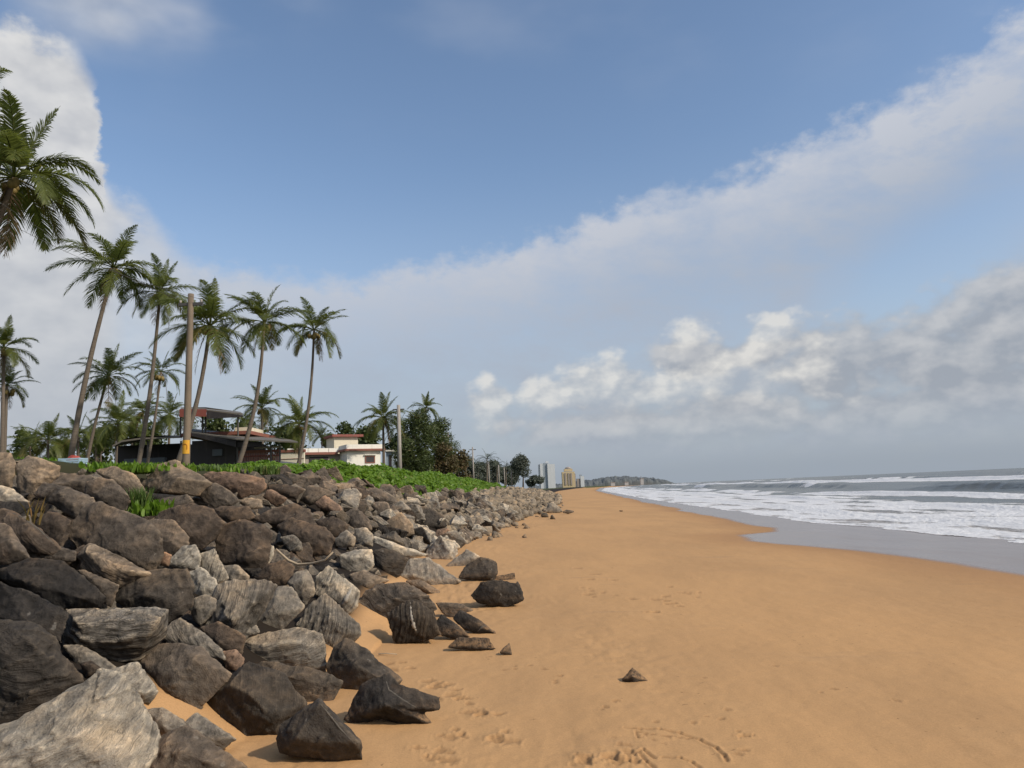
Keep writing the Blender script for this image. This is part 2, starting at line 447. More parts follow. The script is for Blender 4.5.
hero(vA, [(600, 272), (640, 240), (680, 225), (760, 213), (840, 235), (885, 290), (860, 335), (790, 398), (740, 380), (690, 320)], 'broad dark brown boulder with one white fleck, right of the grass tuft', UMBER, .3, -10)
hero(vA, [(565, 220), (640, 190), (740, 176), (770, 208), (720, 225), (640, 240)], 'thin flat slab lying above the broad dark brown boulder', BROWN, .8, 8, thick=.5)
hero(vA, [(370, 80), (450, 62), (530, 95), (580, 165), (560, 200), (500, 180), (420, 120)], 'tan rock under the bright crest grass with a streaky face', TAN, .7, -35)
hero(vA, [(555, 135), (620, 58), (690, 42), (770, 88), (840, 130), (780, 182), (660, 178), (600, 165)], 'peaked crest boulder with one tan side and one dark side, below the thick pole', TAN, .4, 30, ridge=[(700, 110, .45), (660, 165, .35), (740, 150, .2)])
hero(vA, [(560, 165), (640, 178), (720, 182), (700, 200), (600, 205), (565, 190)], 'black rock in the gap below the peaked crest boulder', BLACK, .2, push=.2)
hero(vA, [(762, 172), (800, 135), (850, 128), (900, 158), (948, 200), (920, 218), (850, 228), (800, 200)], 'grey brown rough boulder right of the peaked crest boulder', BROWN, .4, -30)
hero(vH, [(690, 285), (760, 260), (950, 268), (995, 350), (900, 380), (790, 392), (710, 345)], 'flat topped brown block above the big rounded dark boulder', UMBER, .3, 0)
hero(vD, [(10, 75), (60, 58), (180, 62), (330, 92), (345, 135), (300, 180), (210, 192), (130, 155), (50, 120)], 'long reddish tan boulder on the crest in front of the dark pavilion', PINK, .4, -8)
hero(vD, [(318, 190), (340, 155), (370, 150), (452, 195), (425, 225), (385, 238)], 'orange tan triangular rock below the long reddish boulder', PINK, .4, -30)
hero(vD, [(200, 210), (250, 193), (322, 203), (325, 245), (240, 255)], 'lumpy pale stone between two dark boulders near the crest', TAN, .6)
hero(vD, [(78, 440), (90, 390), (130, 330), (200, 310), (320, 328), (372, 375), (350, 450), (340, 540), (260, 575), (110, 528)], 'big rounded dark boulder in the middle of the sea wall', UMBER, .25, -15, thick=.8)
hero(vD, [(255, 300), (380, 250), (480, 222), (560, 258), (605, 335), (560, 360), (400, 330), (320, 325)], 'dark brown hump backed boulder above the deep black cave', UMBER, .35, 10)
hero(vD, [(395, 335), (470, 300), (540, 342), (640, 348), (692, 400), (660, 485), (590, 492), (520, 480), (440, 420)], 'dark square faced boulder beside the deep black cave', UMBER, .3, 70)
hero(vD, [(405, 395), (480, 382), (522, 420), (525, 465), (460, 470)], 'grey chipped stone lying inside the black cave', GREY, .9, 40, push=-.05)
hero(vD, [(588, 310), (680, 288), (765, 330), (735, 392), (660, 395), (600, 350)], 'dark lumpy boulder right of the square faced one', UMBER, .3, 0)
hero(vD, [(738, 270), (800, 240), (870, 305), (885, 362), (800, 368), (755, 325)], 'brown fin shaped rock leaning left above the two pale stones', BROWN, .5, 60)
hero(vD, [(585, 220), (640, 178), (722, 235), (738, 268), (690, 275), (605, 245)], 'orange patched rock below the creeper at its left end', PINK, .5, -20)
hero(vD, [(695, 195), (760, 186), (830, 228), (875, 262), (780, 250)], 'brown slab directly below the left tip of the creeper', BROWN, .4, -20)
hero(vD, [(838, 165), (900, 138), (1000, 195), (1030, 230), (1024, 262), (940, 245), (855, 195)], 'dull brown boulder poking up into the lower edge of the creeper', BROWN, .4, -25)
hero(vD, [(495, 175), (560, 128), (650, 148), (705, 172), (630, 195), (560, 235), (510, 205)], 'jagged grey brown rock just left of the orange patched one', BROWN, .6, 20)
hero(vD, [(345, 125), (440, 122), (535, 150), (500, 195), (430, 195), (350, 150)], 'dark flat rock on the crest right of the long reddish boulder', UMBER, .4, -5)
hero(vD, [(385, 95), (430, 66), (525, 140), (480, 148), (410, 125)], 'pale tan stone on the crest at the left tip of the creeper', PALE, .4, -35)
hero(vD, [(528, 75), (575, 66), (607, 110), (592, 135), (548, 112)], 'dark rock standing alone inside the green creeper', DARK, .4, depth=22)
hero(vD, [(685, 410), (750, 352), (802, 400), (792, 445), (700, 450)], 'left of two pale squat stones beside the square faced dark boulder', GREY, .6, 60)
hero(vD, [(788, 352), (850, 342), (892, 390), (882, 445), (810, 445)], 'right of two pale squat stones beside the square faced dark boulder', GREY, .4, 0)
hero(vD, [(870, 215), (960, 215), (988, 290), (950, 325), (890, 285)], 'brown upright rock two steps below the creeper edge', BROWN, .5, 50)
# --- middle pile
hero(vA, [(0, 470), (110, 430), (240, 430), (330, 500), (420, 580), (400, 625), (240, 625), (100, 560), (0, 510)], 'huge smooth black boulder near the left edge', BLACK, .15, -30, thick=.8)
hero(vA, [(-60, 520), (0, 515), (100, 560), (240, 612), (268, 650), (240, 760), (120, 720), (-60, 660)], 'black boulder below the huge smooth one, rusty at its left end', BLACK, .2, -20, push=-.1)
hero(vA, [(305, 420), (350, 365), (400, 385), (520, 440), (590, 490), (480, 535), (420, 560), (330, 480)], 'log shaped brown rock slanting down right with a pale broken end', TAN, .9, -25, ridge=[(400, 470, .3), (520, 480, .3), (345, 400, .25)])
hero(vA, [(300, 470), (330, 470), (420, 560), (470, 530), (440, 620), (400, 600)], 'rusty dark rock wedged under the log shaped rock', BROWN, .3, push=.15)
hero(vA, [(450, 590), (480, 530), (540, 490), (650, 470), (735, 468), (768, 540), (762, 610), (720, 655), (660, 675), (500, 625)], 'boulder half chipped pale and half smooth dark above the layered block', DARK, .55, 15, thick=.8)
hero(vA, [(655, 445), (720, 378), (772, 372), (790, 420), (785, 475), (700, 470)], 'pale ridged rock with a dark notch, left of the fluted one', PALE, .8, 35)
hero(vA, [(780, 410), (845, 388), (872, 440), (908, 510), (850, 525), (800, 475)], 'pale fluted rock like a split stump', PALE, 1.0, 70)
hero(vA, [(740, 480), (790, 462), (852, 510), (862, 560), (800, 585), (760, 562)], 'pale knobbly stone below the fluted rock', PALE, .5, 60)
hero(vA, [(862, 455), (940, 452), (985, 500), (970, 535), (900, 520)], 'grey flat stone under the big rounded dark boulder', GREY, .5, 0, push=.1)
hero(vA, [(620, 410), (650, 400), (680, 415), (665, 460), (625, 455)], 'small reddish stone left of the pale ridged rock', PINK, .3)
hero(vK, [(365, 350), (400, 278), (480, 252), (605, 308), (570, 370), (440, 480), (390, 430)], 'smooth pale grey rock right of the half dark boulder', GREY, .4, 30)
hero(vK, [(570, 180), (700, 150), (830, 165), (915, 150), (1005, 190), (880, 345), (785, 560), (650, 660), (580, 620), (435, 490), (510, 385)], 'big streaked grey rock with a black lower left face', GREY, 1.0, 62, ridge=[(690, 440, .42), (640, 420, .42), (760, 300, .3)], thick=.8)
hero(vK, [(150, 560), (235, 448), (300, 420), (440, 515), (605, 655), (620, 735), (520, 710), (340, 630), (210, 620)], 'narrow plank like grey rock slanting down right behind the round cracked boulder', GREY, .8, -38, thick=.6)
hero(vB, [(262, 142), (430, 145), (658, 148), (655, 240), (610, 280), (540, 355), (450, 378), (380, 340), (248, 275)], 'flat topped block with horizontal layers like stacked boards', GREY, 1.25, 0, thick=.9, ridge=[(300, 190, .35), (620, 190, .35), (330, 270, .4), (590, 250, .4)], recline=.3)
hero(vB, [(540, 335), (600, 280), (700, 272), (800, 298), (908, 400), (870, 455), (785, 505), (765, 555), (640, 522), (600, 430)], 'round cracked brown grey boulder right of the layered block', BROWN, .6, -60, thick=.8)
hero(vB, [(-140, 230), (0, 185), (100, 188), (155, 215), (220, 270), (335, 430), (210, 515), (60, 605), (-140, 640)], 'big dark boulder at the left edge with a wrinkled top', DARK, .8, -8, thick=.7)
hero(vB, [(-160, 700), (0, 630), (60, 618), (200, 518), (260, 465), (400, 385), (480, 418), (560, 520), (625, 640), (610, 720), (560, 800), (400, 960), (-100, 960)], 'largest pale grey boulder with wavy layers in the bottom left corner', PALE, .9, 12, thick=.6, recline=.75, push=-.35)
hero(vB, [(330, 402), (450, 375), (542, 352), (582, 400), (624, 465), (592, 520), (500, 500)], 'pale grey boulder with a wavy right end behind the largest pale one', PALE, .9, 15)
hero(vB, [(245, 285), (320, 283), (400, 330), (470, 380), (400, 410), (330, 405)], 'small pale slab between the wrinkled dark boulder and the layered block', GREY, .5, -35, push=.1)
hero(vB, [(540, 700), (640, 635), (740, 600), (870, 688), (985, 772), (930, 880), (560, 880)], 'low brown rock with a dark top at the bottom of the picture', BROWN, .5, -25, thick=.6, recline=.7, push=-.1)
hero(vB, [(700, 610), (775, 550), (850, 598), (935, 655), (870, 700), (760, 690)], 'small pointed grey stone on the sand above the low brown rock', GREY, .6, -40, thick=.6)
hero(vB, [(570, 540), (640, 530), (720, 580), (740, 620), (660, 650), (590, 620)], 'flat smooth stone half buried in the sand patch between the rocks', GREY, .2, -20, thick=.9, push=-.05)
hero(vC, [(-90, 500), (0, 440), (40, 430), (110, 350), (250, 400), (335, 520), (280, 580), (232, 655), (70, 672), (-30, 620)], 'big boulder with a flared lip on its left and a dark smooth right side', DARK, .7, 70, thick=.75, ridge=[(40, 440, .35), (120, 480, .4), (200, 560, .3)])
hero(vC, [(105, 358), (200, 352), (400, 383), (478, 430), (435, 525), (335, 530), (230, 460)], 'dark long rock lying below the rectangular slab', DARK, .6, -12, thick=.7)
hero(vC, [(72, 268), (160, 238), (310, 213), (402, 243), (414, 300), (414, 390), (230, 370), (90, 355)], 'rectangular grey green slab standing among the lower rocks', GREY, .9, 8, thick=.8, recline=.35)
hero(vC, [(228, 650), (250, 588), (350, 520), (392, 498), (470, 570), (550, 660), (556, 735), (440, 742), (238, 708)], 'dark triangular boulder with a pale ridge nearest the camera on the sand', DARK, .35, -40, ridge=[(400, 512, .3), (545, 670, .32), (300, 650, .3)], thick=.8, anchor=.9, recline=.3)
hero(vC, [(415, 370), (450, 290), (500, 256), (565, 290), (715, 420), (680, 450), (555, 458), (500, 460), (430, 405)], 'dark wedge with a smooth grey sloping top resting on the sand', DARK, .35, -38, ridge=[(545, 370, .42), (470, 300, .2), (660, 430, .3)], anchor=.85)
hero(vC, [(486, 578), (530, 490), (560, 440), (645, 398), (662, 393), (705, 440), (862, 490), (866, 540), (800, 548), (835, 595), (760, 598), (640, 580), (520, 590)], 'jagged dark rock with a tall fin and yellowish streak on the sand', BLACK, .5, -35, anchor=.85, recline=.3, concave=True, ridge=[(650, 520, .38)], thick=.8)
hero(vL, [(120, 450), (180, 310), (280, 186), (380, 198), (474, 340), (400, 420), (290, 525), (160, 535)], 'rounded grey rock with a dark crown right of the big streaked one', GREY, .6, 40)
hero(vL, [(415, 480), (500, 330), (620, 246), (700, 320), (770, 410), (865, 470), (875, 545), (820, 600), (720, 600), (650, 680), (580, 560), (520, 540)], 'pale fan shaped boulder with streaks spreading downward', GREY, 1.0, 70, thick=.75)
hero(vL, [(545, 255), (555, 130), (650, 36), (745, 130), (876, 230), (855, 335), (785, 405), (700, 320), (610, 255)], 'pale leaning slab with fine slanted lines and a bright end', PALE, 1.0, 52, thick=.7)
hero(vL, [(340, 175), (410, 88), (490, 66), (545, 160), (545, 255), (480, 335), (400, 205)], 'grey upright rock left of the pale leaning slab', GREY, .6, 70)
hero(vL, [(95, 130), (200, 28), (330, -5), (405, 50), (380, 165), (300, 195), (180, 185)], 'dark brown rough rock below the big rounded dark boulder', UMBER, .6, 30)
hero(vI, [(260, 520), (285, 470), (325, 480), (320, 560), (270, 640)], 'small pale upright stone against the big rounded dark boulder', PALE, .5, 80)
hero(vM, [(130, 400), (200, 300), (300, 248), (480, 236), (640, 325), (708, 430), (610, 450), (430, 470), (380, 590), (300, 585), (170, 500)], 'large wrinkled brown boulder behind the white striped one', BROWN, 1.0, -15, thick=.8)
hero(vM, [(340, 465), (430, 450), (512, 360), (570, 408), (684, 440), (736, 620), (660, 655), (640, 670), (410, 682), (378, 580)], 'grey boulder with a white vertical stripe and pointed top', DARK, 1.0, 80, anchor=.9, recline=.25, thick=.7)
hero(vM, [(246, 0), (330, -12), (400, 6), (506, 60), (435, 195), (380, 215), (256, 130)], 'dark block with cut lines on the edge of the pale slabs', DARK, .8, -15, thick=.8)
hero(vM, [(415, 195), (505, 68), (650, 56), (745, 130), (888, 232), (800, 275), (720, 295), (600, 240), (500, 205)], 'smooth grey fan shaped rock reaching out onto the sand', GREY, .7, -55, thick=.7)
hero(vM, [(470, 225), (580, 210), (730, 300), (724, 345), (640, 328), (540, 280)], 'ribbed narrow rock under the smooth fan shaped one', BROWN, .9, -25)
hero(vJ, [(318, 408), (400, 438), (520, 478), (640, 520), (740, 552), (600, 568), (480, 548), (330, 515)], 'long pale slab lying flat behind the dark cut block', PALE, .5, -18, thick=.6)
hero(vM, [(0, 40), (100, 0), (240, 0), (250, 110), (180, 180), (60, 170), (0, 120)], 'pale broken slab left of the dark cut block', PALE, .6, -30, push=.1)
hero(vM, [(60, 180), (180, 150), (300, 220), (370, 220), (200, 320), (120, 270)], 'buff rounded rock above the large wrinkled boulder', TAN, .4, -25)
hero(vM, [(692, 385), (800, 380), (900, 393), (976, 440), (830, 495), (755, 475)], 'flat brown green rock beside two black shards', BROWN, .5, -5, thick=.5, anchor=.8)
hero(vF, [(30, 540), (70, 476), (130, 508), (200, 568), (275, 625), (160, 632), (55, 608)], 'black pointed shard leaning right, left of the pair', BLACK, .3, -35, anchor=.9, thick=.6)
hero(vF, [(145, 505), (190, 445), (262, 478), (345, 530), (428, 600), (300, 600), (215, 575)], 'black pointed shard with a pale line, right of the pair', BLACK, .3, -35, anchor=.9, thick=.6)
hero(vF, [(108, 690), (175, 622), (372, 625), (432, 705), (250, 703)], 'flat topped dark stone half sunk in the sand, right of the striped boulder', BLACK, .7, 80, anchor=.9, thick=.5)
hero(vF, [(430, 728), (508, 658), (530, 740)], 'small pyramid stone at the right end of the near stones', DARK, .4, 45, anchor=.9, thick=.7)
hero(vF, [(262, 355), (325, 272), (420, 253), (558, 272), (604, 385), (490, 432), (380, 400), (305, 405)], 'black glossy boulder alone on the sand, right of the sea wall', BLACK, .5, 70, anchor=.9, thick=.8, recline=.3)
hero(vF, [(382, 262), (410, 233), (548, 206), (554, 278), (500, 282)], 'dark slab leaning on the back of the black boulder on the sand', DARK, .3, 8, anchor=.4, thick=.4, push=.25)
hero(vF, [(174, 245), (240, 150), (320, 108), (372, 136), (430, 138), (434, 205), (405, 265), (340, 262)], 'dark grey dome shaped rock on the sand behind the black boulder', DARK, .4, 40, anchor=.9, thick=.8)
hero(vF, [(85, 178), (130, 138), (210, 98), (235, 56), (285, 98), (325, 110), (260, 160), (195, 186)], 'pale brown rock with a peak touching the dome shaped one', GREY, .5, 25, anchor=.8, thick=.6, push=.3)
hero(vB, [(790, 215), (860, 190), (970, 250), (950, 320), (850, 300)], 'small dark stone wedged left of the rectangular slab', UMBER, .3, -20, thick=.8, push=-.1)
hero(vB, [(870, 310), (930, 300), (965, 335), (950, 385), (890, 380)], 'small rusty stone on the sand below the streaked rock', PINK, .3, 10, thick=.8, push=-.1)
hero(vC, [(60, 165), (130, 180), (160, 235), (90, 262), (30, 240)], 'small grey stone under the big streaked rock, above the rectangular slab', GREY, .4, 0, thick=.8, push=-.05)
hero(vB, [(310, 355), (360, 345), (420, 390), (340, 415)], 'dark little stone at the tip of the largest pale boulder', UMBER, .3, 0, thick=.9, push=-.05)
# --- farther toe
hero(vJ, [(605, 250), (660, 192), (740, 208), (832, 258), (864, 342), (780, 362), (720, 355), (640, 368)], 'big dark boulder with a pale rim just below the creeper', DARK, .5, 60)
hero(vJ, [(722, 435), (790, 358), (862, 348), (905, 400), (895, 442)], 'reddish block at the sand edge below the pale rimmed boulder', PINK, .4, 70, anchor=.9)
hero(vJ, [(365, 335), (440, 280), (520, 236), (605, 320), (625, 395), (560, 420), (460, 395), (420, 355)], 'tall pale rock with a rusty face above the long pale slab', TAN, .6, 75)
hero(vJ, [(900, 410), (950, 365), (1015, 395), (1000, 425)], 'grey stone on the sand right of the reddish block', GREY, .5, anchor=.8)
hero(vN, [(340, 292), (380, 266), (430, 266), (460, 300)], 'rounded dark stone alone on the sand off the toe of the wall', DARK, .3, anchor=.8)
hero(vN, [(450, 268), (490, 238), (530, 267)], 'pointed grey stone alone on the sand right of the rounded dark one', GREY, .4, anchor=.8)
hero(vN, [(636, 228), (665, 205), (698, 230)], 'dark stone farthest out on the open sand among the far small stones', DARK, .4, anchor=.8)
hero(vN, [(550, 203), (575, 170), (600, 203)], 'small upright dark stone on the far sand', DARK, .4, anchor=.8)
hero(vN, [(596, 243), (620, 231), (644, 247)], 'tiny flat dark stone on the far sand', DARK, .4, anchor=.8)
hero(vN, [(766, 178), (785, 143), (822, 148), (824, 180)], 'dark cube like stone in front of the far rock spur', DARK, .4, anchor=.8)
hero(vN, [(795, 145), (820, 88), (850, 72), (882, 98), (925, 142), (850, 155)], 'tall grey peak at the head of the far rock spur', GREY, .5, 60, anchor=.8)
hero(vN, [(905, 142), (935, 123), (1005, 135), (950, 158)], 'long low dark rock at the tip of the far rock spur', DARK, .5, anchor=.8)
hero(vN, [(726, 173), (750, 158), (772, 176)], 'small brown stone left of the dark cube like one', BROWN, .4, anchor=.8)
hero(vN, [(855, 82), (900, 68), (925, 84), (880, 92)], 'low flat rock beyond the far rock spur', DARK, .4, anchor=.8)
hero(PX, [(621, 680), (632.5, 667), (637, 672), (648, 681), (634, 684)], 'small pointed stone lying alone in the middle of the open sand', DARK, .4, anchor=.8, ridge=[(633, 677, .5), (634, 683, .3)], recline=.2)
hero(PX, [(618, 512), (621, 508), (624.5, 512.5)], 'tiny dark lump on the far beach near the wet sand', DARK, .2, anchor=.8)
N_HERO = len(ROCKS)

bpy.context.view_layer.update()
M_VEIN = paint('pale_vein', (0.33, 0.30, 0.25), .8, .3, 9, (.2, .17, .14), .5)
M_VEIND = paint('dull_vein_edge', (0.10, 0.087, 0.068), .85, .3, 9, (.1, .08, .06), .5)
def vein(label_part, view, pts, width, name='vein_edge_line'):
    """a pale band laid into a boulder's face"""
    o = next(r for r in ROCKS if label_part in r['label']); ox, oy, s = view
    inv = o.matrix_world.inverted(); P, q = [], []
    for (x0, y0), (x1, y1) in zip(pts[:-1], pts[1:]):
        for k in range(7): q.append((x0 + (x1 - x0) * k / 7, y0 + (y1 - y0) * k / 7))
    q.append(pts[-1]); lo = inv @ CAM
    for (x, y) in q:
        d = (inv.to_3x3() @ ray(ox + x / s, oy + y / s)).normalized(); ok, loc_, nn, _ = o.ray_cast(lo, d)
        if ok: P.append(loc_ - nn * width * .35)
    if len(P) < 3: return
    rr = random.Random(len(q)); n = len(P)
    MB().tube(P, [width * (.35 + .65 * math.sin(math.pi * (i + .5) / n)) * rr.uniform(.6, 1.2) for i in range(n)], 6).build(name, M_VEIN if width > .015 else M_VEIND, o, True)
vein('white vertical stripe', vM, [(514, 385), (520, 470), (540, 560), (560, 600)], .022)
vein('pale edge line running down right', vG, [(60, 300), (160, 345), (290, 440), (400, 545)], .010)
vein('black pointed shard with a pale line', vF, [(300, 590), (330, 560), (355, 540)], .012)
vein('pale ridge nearest the camera', vC, [(385, 505), (420, 545), (470, 610), (540, 685)], .007)  # pale strip painted along the ridge that catches the light
vein('bright end', vL, [(820, 200), (780, 280), (740, 340)], .03)
vein('tall fin and yellowish streak', vC, [(650, 410), (665, 460), (720, 500), (790, 540)], .008)

# ------------------------------------------------------------------ filler boulders of the sea wall
LIB = []
for k in range(12):
    rnd = random.Random(900 + k); pts = []
    ax = (rnd.uniform(.75, 1.2), rnd.uniform(.7, 1.0), rnd.uniform(.5, .85))
    for j in range(11):
        v = Vector((rnd.gauss(0, 1), rnd.gauss(0, 1), rnd.gauss(0, 1))).normalized()
        m = max(abs(v.x), abs(v.y), abs(v.z)); v = v * (0.55 / m * .55 + .45 * .55)
        pts.append(Vector((v.x * ax[0], v.y * ax[1], v.z * ax[2])))
    me = remesh_hull(pts, 0.026); roughen(me, 0.9, 300 + k, rnd.choice((.4, .7, 1.0)), 0.9)
    me.materials.clear(); me.materials.append(M_ROCK); me.name = 'boulder'; LIB.append(me)

LIBV = []
for me in LIB:
    me.calc_loop_triangles(); LIBV.append((get_co(me), [list(t.vertices) for t in me.loop_triangles]))
bm_v, bm_f = [], []; base = 0
for o in ROCKS[:N_HERO]:
    co = get_co(o.data); mw = np.array(o.matrix_world); co = co @ mw[:3, :3].T + mw[:3, 3]
    fs = [tuple(i + base for i in p.vertices) for p in o.data.polygons]
    bm_v += [tuple(c) for c in co]; bm_f += fs; base += len(co)
BVH = BVHTree.FromPolygons(bm_v, bm_f)
del bm_v, bm_f
def visible(c, s):
    n = bad = 0
    px, py = project(c)
    if px < -20 or px > 1044 or py > 790: return 0
    for k in range(14):
        a = k * 2.399; z = 1 - (k + .5) / 10.0; z = max(z, -.2); rr = math.sqrt(max(0, 1 - z * z))
        p = c + Vector((math.cos(a) * rr, math.sin(a) * rr, z)) * (s * .42)
        d = CAM - p; L = d.length; d.normalize()
        if (p.x * d.x + 0) is None: continue
        if BVH.ray_cast(p + d * 0.02, d, L)[0] is None and ((p - c).dot(d) > 0):
            n += 1
            if p.y < 26 and BVH.ray_cast(p - d * .02, -d, 14)[0] is not None: bad += 1
    return 0 if bad * 2 > n else n

LO_Y = [19.5, 22, 23.5, 25.5, 28, 32, 45, 60, 90]; LO_S = [1.4, 1.2, .95, .74, .62, .55, .55, .65, .95]
cand = []
rf = random.Random(77)
def zone_scale(y): return float(np.interp(y, [0, 18, 24, 60, 170], [.62, .62, .58, .62, .9]))
y = 3.2
while y < 170:
    step = zone_scale(y) * (0.62 if y < 20 else 0.78 if y < 60 else 1.0)
    w = float(toe(y) - crest(y)); nx = max(3, int((w + 1.0) / step))
    for i in range(nx + 1):
        s = (i + rf.uniform(-.35, .35)) / nx
        sc = zone_scale(y) * rf.choice((.7, .9, 1.0, 1.25, 1.5)) 
        if y < 20:
            sc *= .62
            if s < .07 or s > .88: continue
        x = float(toe(y)) - s * (w + .4) + (0.25 if i == 0 else 0); yy = y + rf.uniform(-.4, .4) * step
        # creeper covers the upper slope between 21 and 85 m
        if 19.5 < yy < 90 and s > np.interp(yy, LO_Y, LO_S): continue
        if 17 < yy < 25 and s > np.interp(yy, [17, 20, 22.5, 25], [.9, .78, .74, .74]): continue
        z = float(terrain(x, yy)) + sc * (0.12 if yy > 18 else -0.12) - (.2 if yy < 18 else 0)
        cand.append((Vector((x, yy, z)), sc, s))
    if y < 20:
        for _ in range(3):
            s = rf.uniform(.08, .9); sc = rf.uniform(.12, .3); x = float(toe(y)) - s * (w + .4); cand.append((Vector((x, y, float(terrain(x, y)) - rf.uniform(.0, .15))), sc, s))
    y += step
# toe stragglers on the sand
for k in range(46):
    yy = rf.uniform(20, 75); x = float(toe(yy)) + abs(rf.gauss(0, 1.0)) + .1; sc = rf.uniform(.25, .55)
    cand.append((Vector((x, yy, float(terrain(x, yy)) + sc * .1)), sc, -0.05))
scored = []
for c, sc, s in cand:
    vis = visible(c, sc)
    if c.y < 20 and vis < 1: continue
    if vis == 0: continue
    scored.append((sc / c.y * F * (.3 + vis / 8), c, sc, s))
scored.sort(key=lambda t: -t[0])
N_IND = 296 - N_HERO
GROUP_SEEN = {}
def filler_label(c, s, tone, shape):
    if c.y < 20: z = 'wedged among the big near rocks'
    elif s < 0.1: z = 'at the sandy toe of the sea wall'
    elif s > 0.5: z = 'just below the green creeper'
    else: z = 'in the middle rows of the far sea wall'
    if c.y > 42: z = z.replace('far sea wall', 'distant sea wall').replace('sandy toe of', 'distant sandy toe of').replace('just below', 'far along below')
    return '%s %s boulder %s' % (tone, shape, z), 'boulders ' + z
TONES = [('grey', GREY), ('pale grey', PALE), ('brown', BROWN), ('dark', UMBER), ('tan', TAN)]
stuff_v, stuff_f, stuff_cav, sbase = [], [], [], 0
for idx, (_, c, sc, s) in enumerate(scored):
    near = c.y < 20
    w = rf.random()
    if near: tone = ('black', BLACK) if w < .45 else TONES[3]  # wedged boulders toned near black so the gaps look shadowed
    elif s > .45: tone = TONES[2] if w < .55 else TONES[3] if w < .85 else TONES[4]
    else: tone = TONES[0] if w < .42 else TONES[1] if w < .68 else TONES[2] if w < .88 else TONES[3]
    k = rf.randrange(len(LIB)); shape = 'blocky' if k % 3 == 0 else 'slanted' if k % 3 == 1 else 'rounded'
    rot = (rf.uniform(-.9, .9), rf.uniform(-.9, .9), rf.uniform(0, 6.28))
    scl = (sc * rf.uniform(.85, 1.15), sc * rf.uniform(.85, 1.15), sc * rf.uniform(.8, 1.1))
    if idx < N_IND:
        o = link('boulder', LIB[k]); o.location = c; o.rotation_euler = rot; o.scale = scl
        v = rf.uniform(.85, 1.15); o.color = (tone[1][0] * v, tone[1][1] * v, tone[1][2] * v, rf.choice((.4, .7, 1.0)))
        lab, grp = filler_label(c, s, tone[0], shape); tag(o, lab, 'boulder', grp); ROCKS.append(o)
    elif c.y > 20 or sc < .6:
        from mathutils import Euler
        m4 = Matrix.LocRotScale(c, Euler(rot), Vector(scl))
        key = ('low', k)
        if key not in GROUP_SEEN:
            rnd = random.Random(4000 + k); bm = bmesh.new()
            for j in range(10):
                v = Vector((rnd.gauss(0, 1), rnd.gauss(0, 1), rnd.gauss(0, 1))).normalized() * .5; bm.verts.new((v.x * 1.15, v.y, v.z * .8))
            r_ = bmesh.ops.convex_hull(bm, input=bm.verts); bmesh.ops.delete(bm, geom=list({g for g in r_['geom_interior'] if isinstance(g, bmesh.types.BMVert)}), context='VERTS')
            bmesh.ops.triangulate(bm, faces=bm.faces); bm.verts.index_update(); pv = np.array([v.co[:] for v in bm.verts])
            GROUP_SEEN[key] = (pv, [[v.index for v in f.verts] for f in bm.faces]); bm.free()
        pv, ff = GROUP_SEEN[key]
        if near: pv, ff = LIBV[k]
        A = np.array(m4)
        co = pv @ A[:3, :3].T + A[:3, 3]
        stuff_v.append(co); stuff_f.append(np.array(ff) + sbase); stuff_cav.append(np.full(len(co), rf.uniform(-.5, .5))); sbase += len(co)
if stuff_v:
    me = mesh_np('boulders', np.concatenate(stuff_v), np.concatenate(stuff_f)); set_attr(me, 'cav', np.concatenate(stuff_cav))
    o = link('boulders', me, M_ROCK); o.color = (GREY[0] * .62, GREY[1] * .6, GREY[2] * .58, .4)
    tag(o, 'mass of small grey boulders in the far stretch of the sea wall', 'boulders', None, 'stuff')
print('heroes', N_HERO, 'individual', len(ROCKS), 'candidates', len(scored))

# ------------------------------------------------------------------ the ground: one sheet, beach + slope + inland
def grid_sheet(ys, ts, wfun):
    Y, T = np.meshgrid(ys, ts, indexing='ij')
    X = T * wfun(Y)
    n, m = Y.shape; idx = np.arange(n * m).reshape(n, m)
    q = np.stack([idx[:-1, :-1], idx[:-1, 1:], idx[1:, 1:], idx[1:, :-1]], -1).reshape(-1, 4)
    return X, Y, q
wf = lambda y: np.maximum(y, 3.4) + np.maximum(0, -y) * .2
ys = np.concatenate([np.linspace(-60, 3.2, 40), 3.4 * np.exp(np.arange(0, math.log(12 / 3.4), .0042)), 12 * np.exp(np.arange(0, math.log(12000 / 12), .0105))])
ts = np.concatenate([np.linspace(-7, -1.05, 26), np.linspace(-1, -.32, 90), np.linspace(-.315, .74, 640), np.linspace(.76, 6, 40)])
X, Y, q = grid_sheet(ys, ts, wf)
Z = terrain(X, Y)
near = (Y < 60)
sl_ = (toe(Y) - X) / np.maximum(toe(Y) - crest(Y), 1)
Z = Z - .38 * sstep(.12, .42, sl_) * sstep(1.02, .9, sl_) * np.interp(Y, [0, 25, 40], [1, .6, .3])
Z = Z + np.where(X > toe(Y), 0.022 * fbm2(X * .35, Y * .22, 3), 0.05 * fbm2(X * .6, Y * .6, 3)) * sstep(3, 40, 90 - Y)
# windblown and trodden unevenness on the dry sand
dryness = sstep(1.5, -1.5, X - wetx(Y)) * (X > toe(Y) - 1)
m = near.ravel() & (dryness.ravel() > 0.01)
xs, yv = X.ravel()[m], Y.ravel()[m]
zz = Z.ravel().copy(); dk = np.zeros_like(zz)
tr = np.clip(fbm2(xs * .5, yv * .35, 3, 4.0) + .25, 0, 1) * sstep(4.5, 0, xs - toe(yv))
zz[m] += dryness.ravel()[m] * (0.006 * fbm2(xs * 2.2, yv * 1.6, 3, 2.0) + .002 * fbm2(xs * 7, yv * 7, 2, 5.0) + tr * 0.024 * fbm2(xs * 5, yv * 5, 3, 7.0))
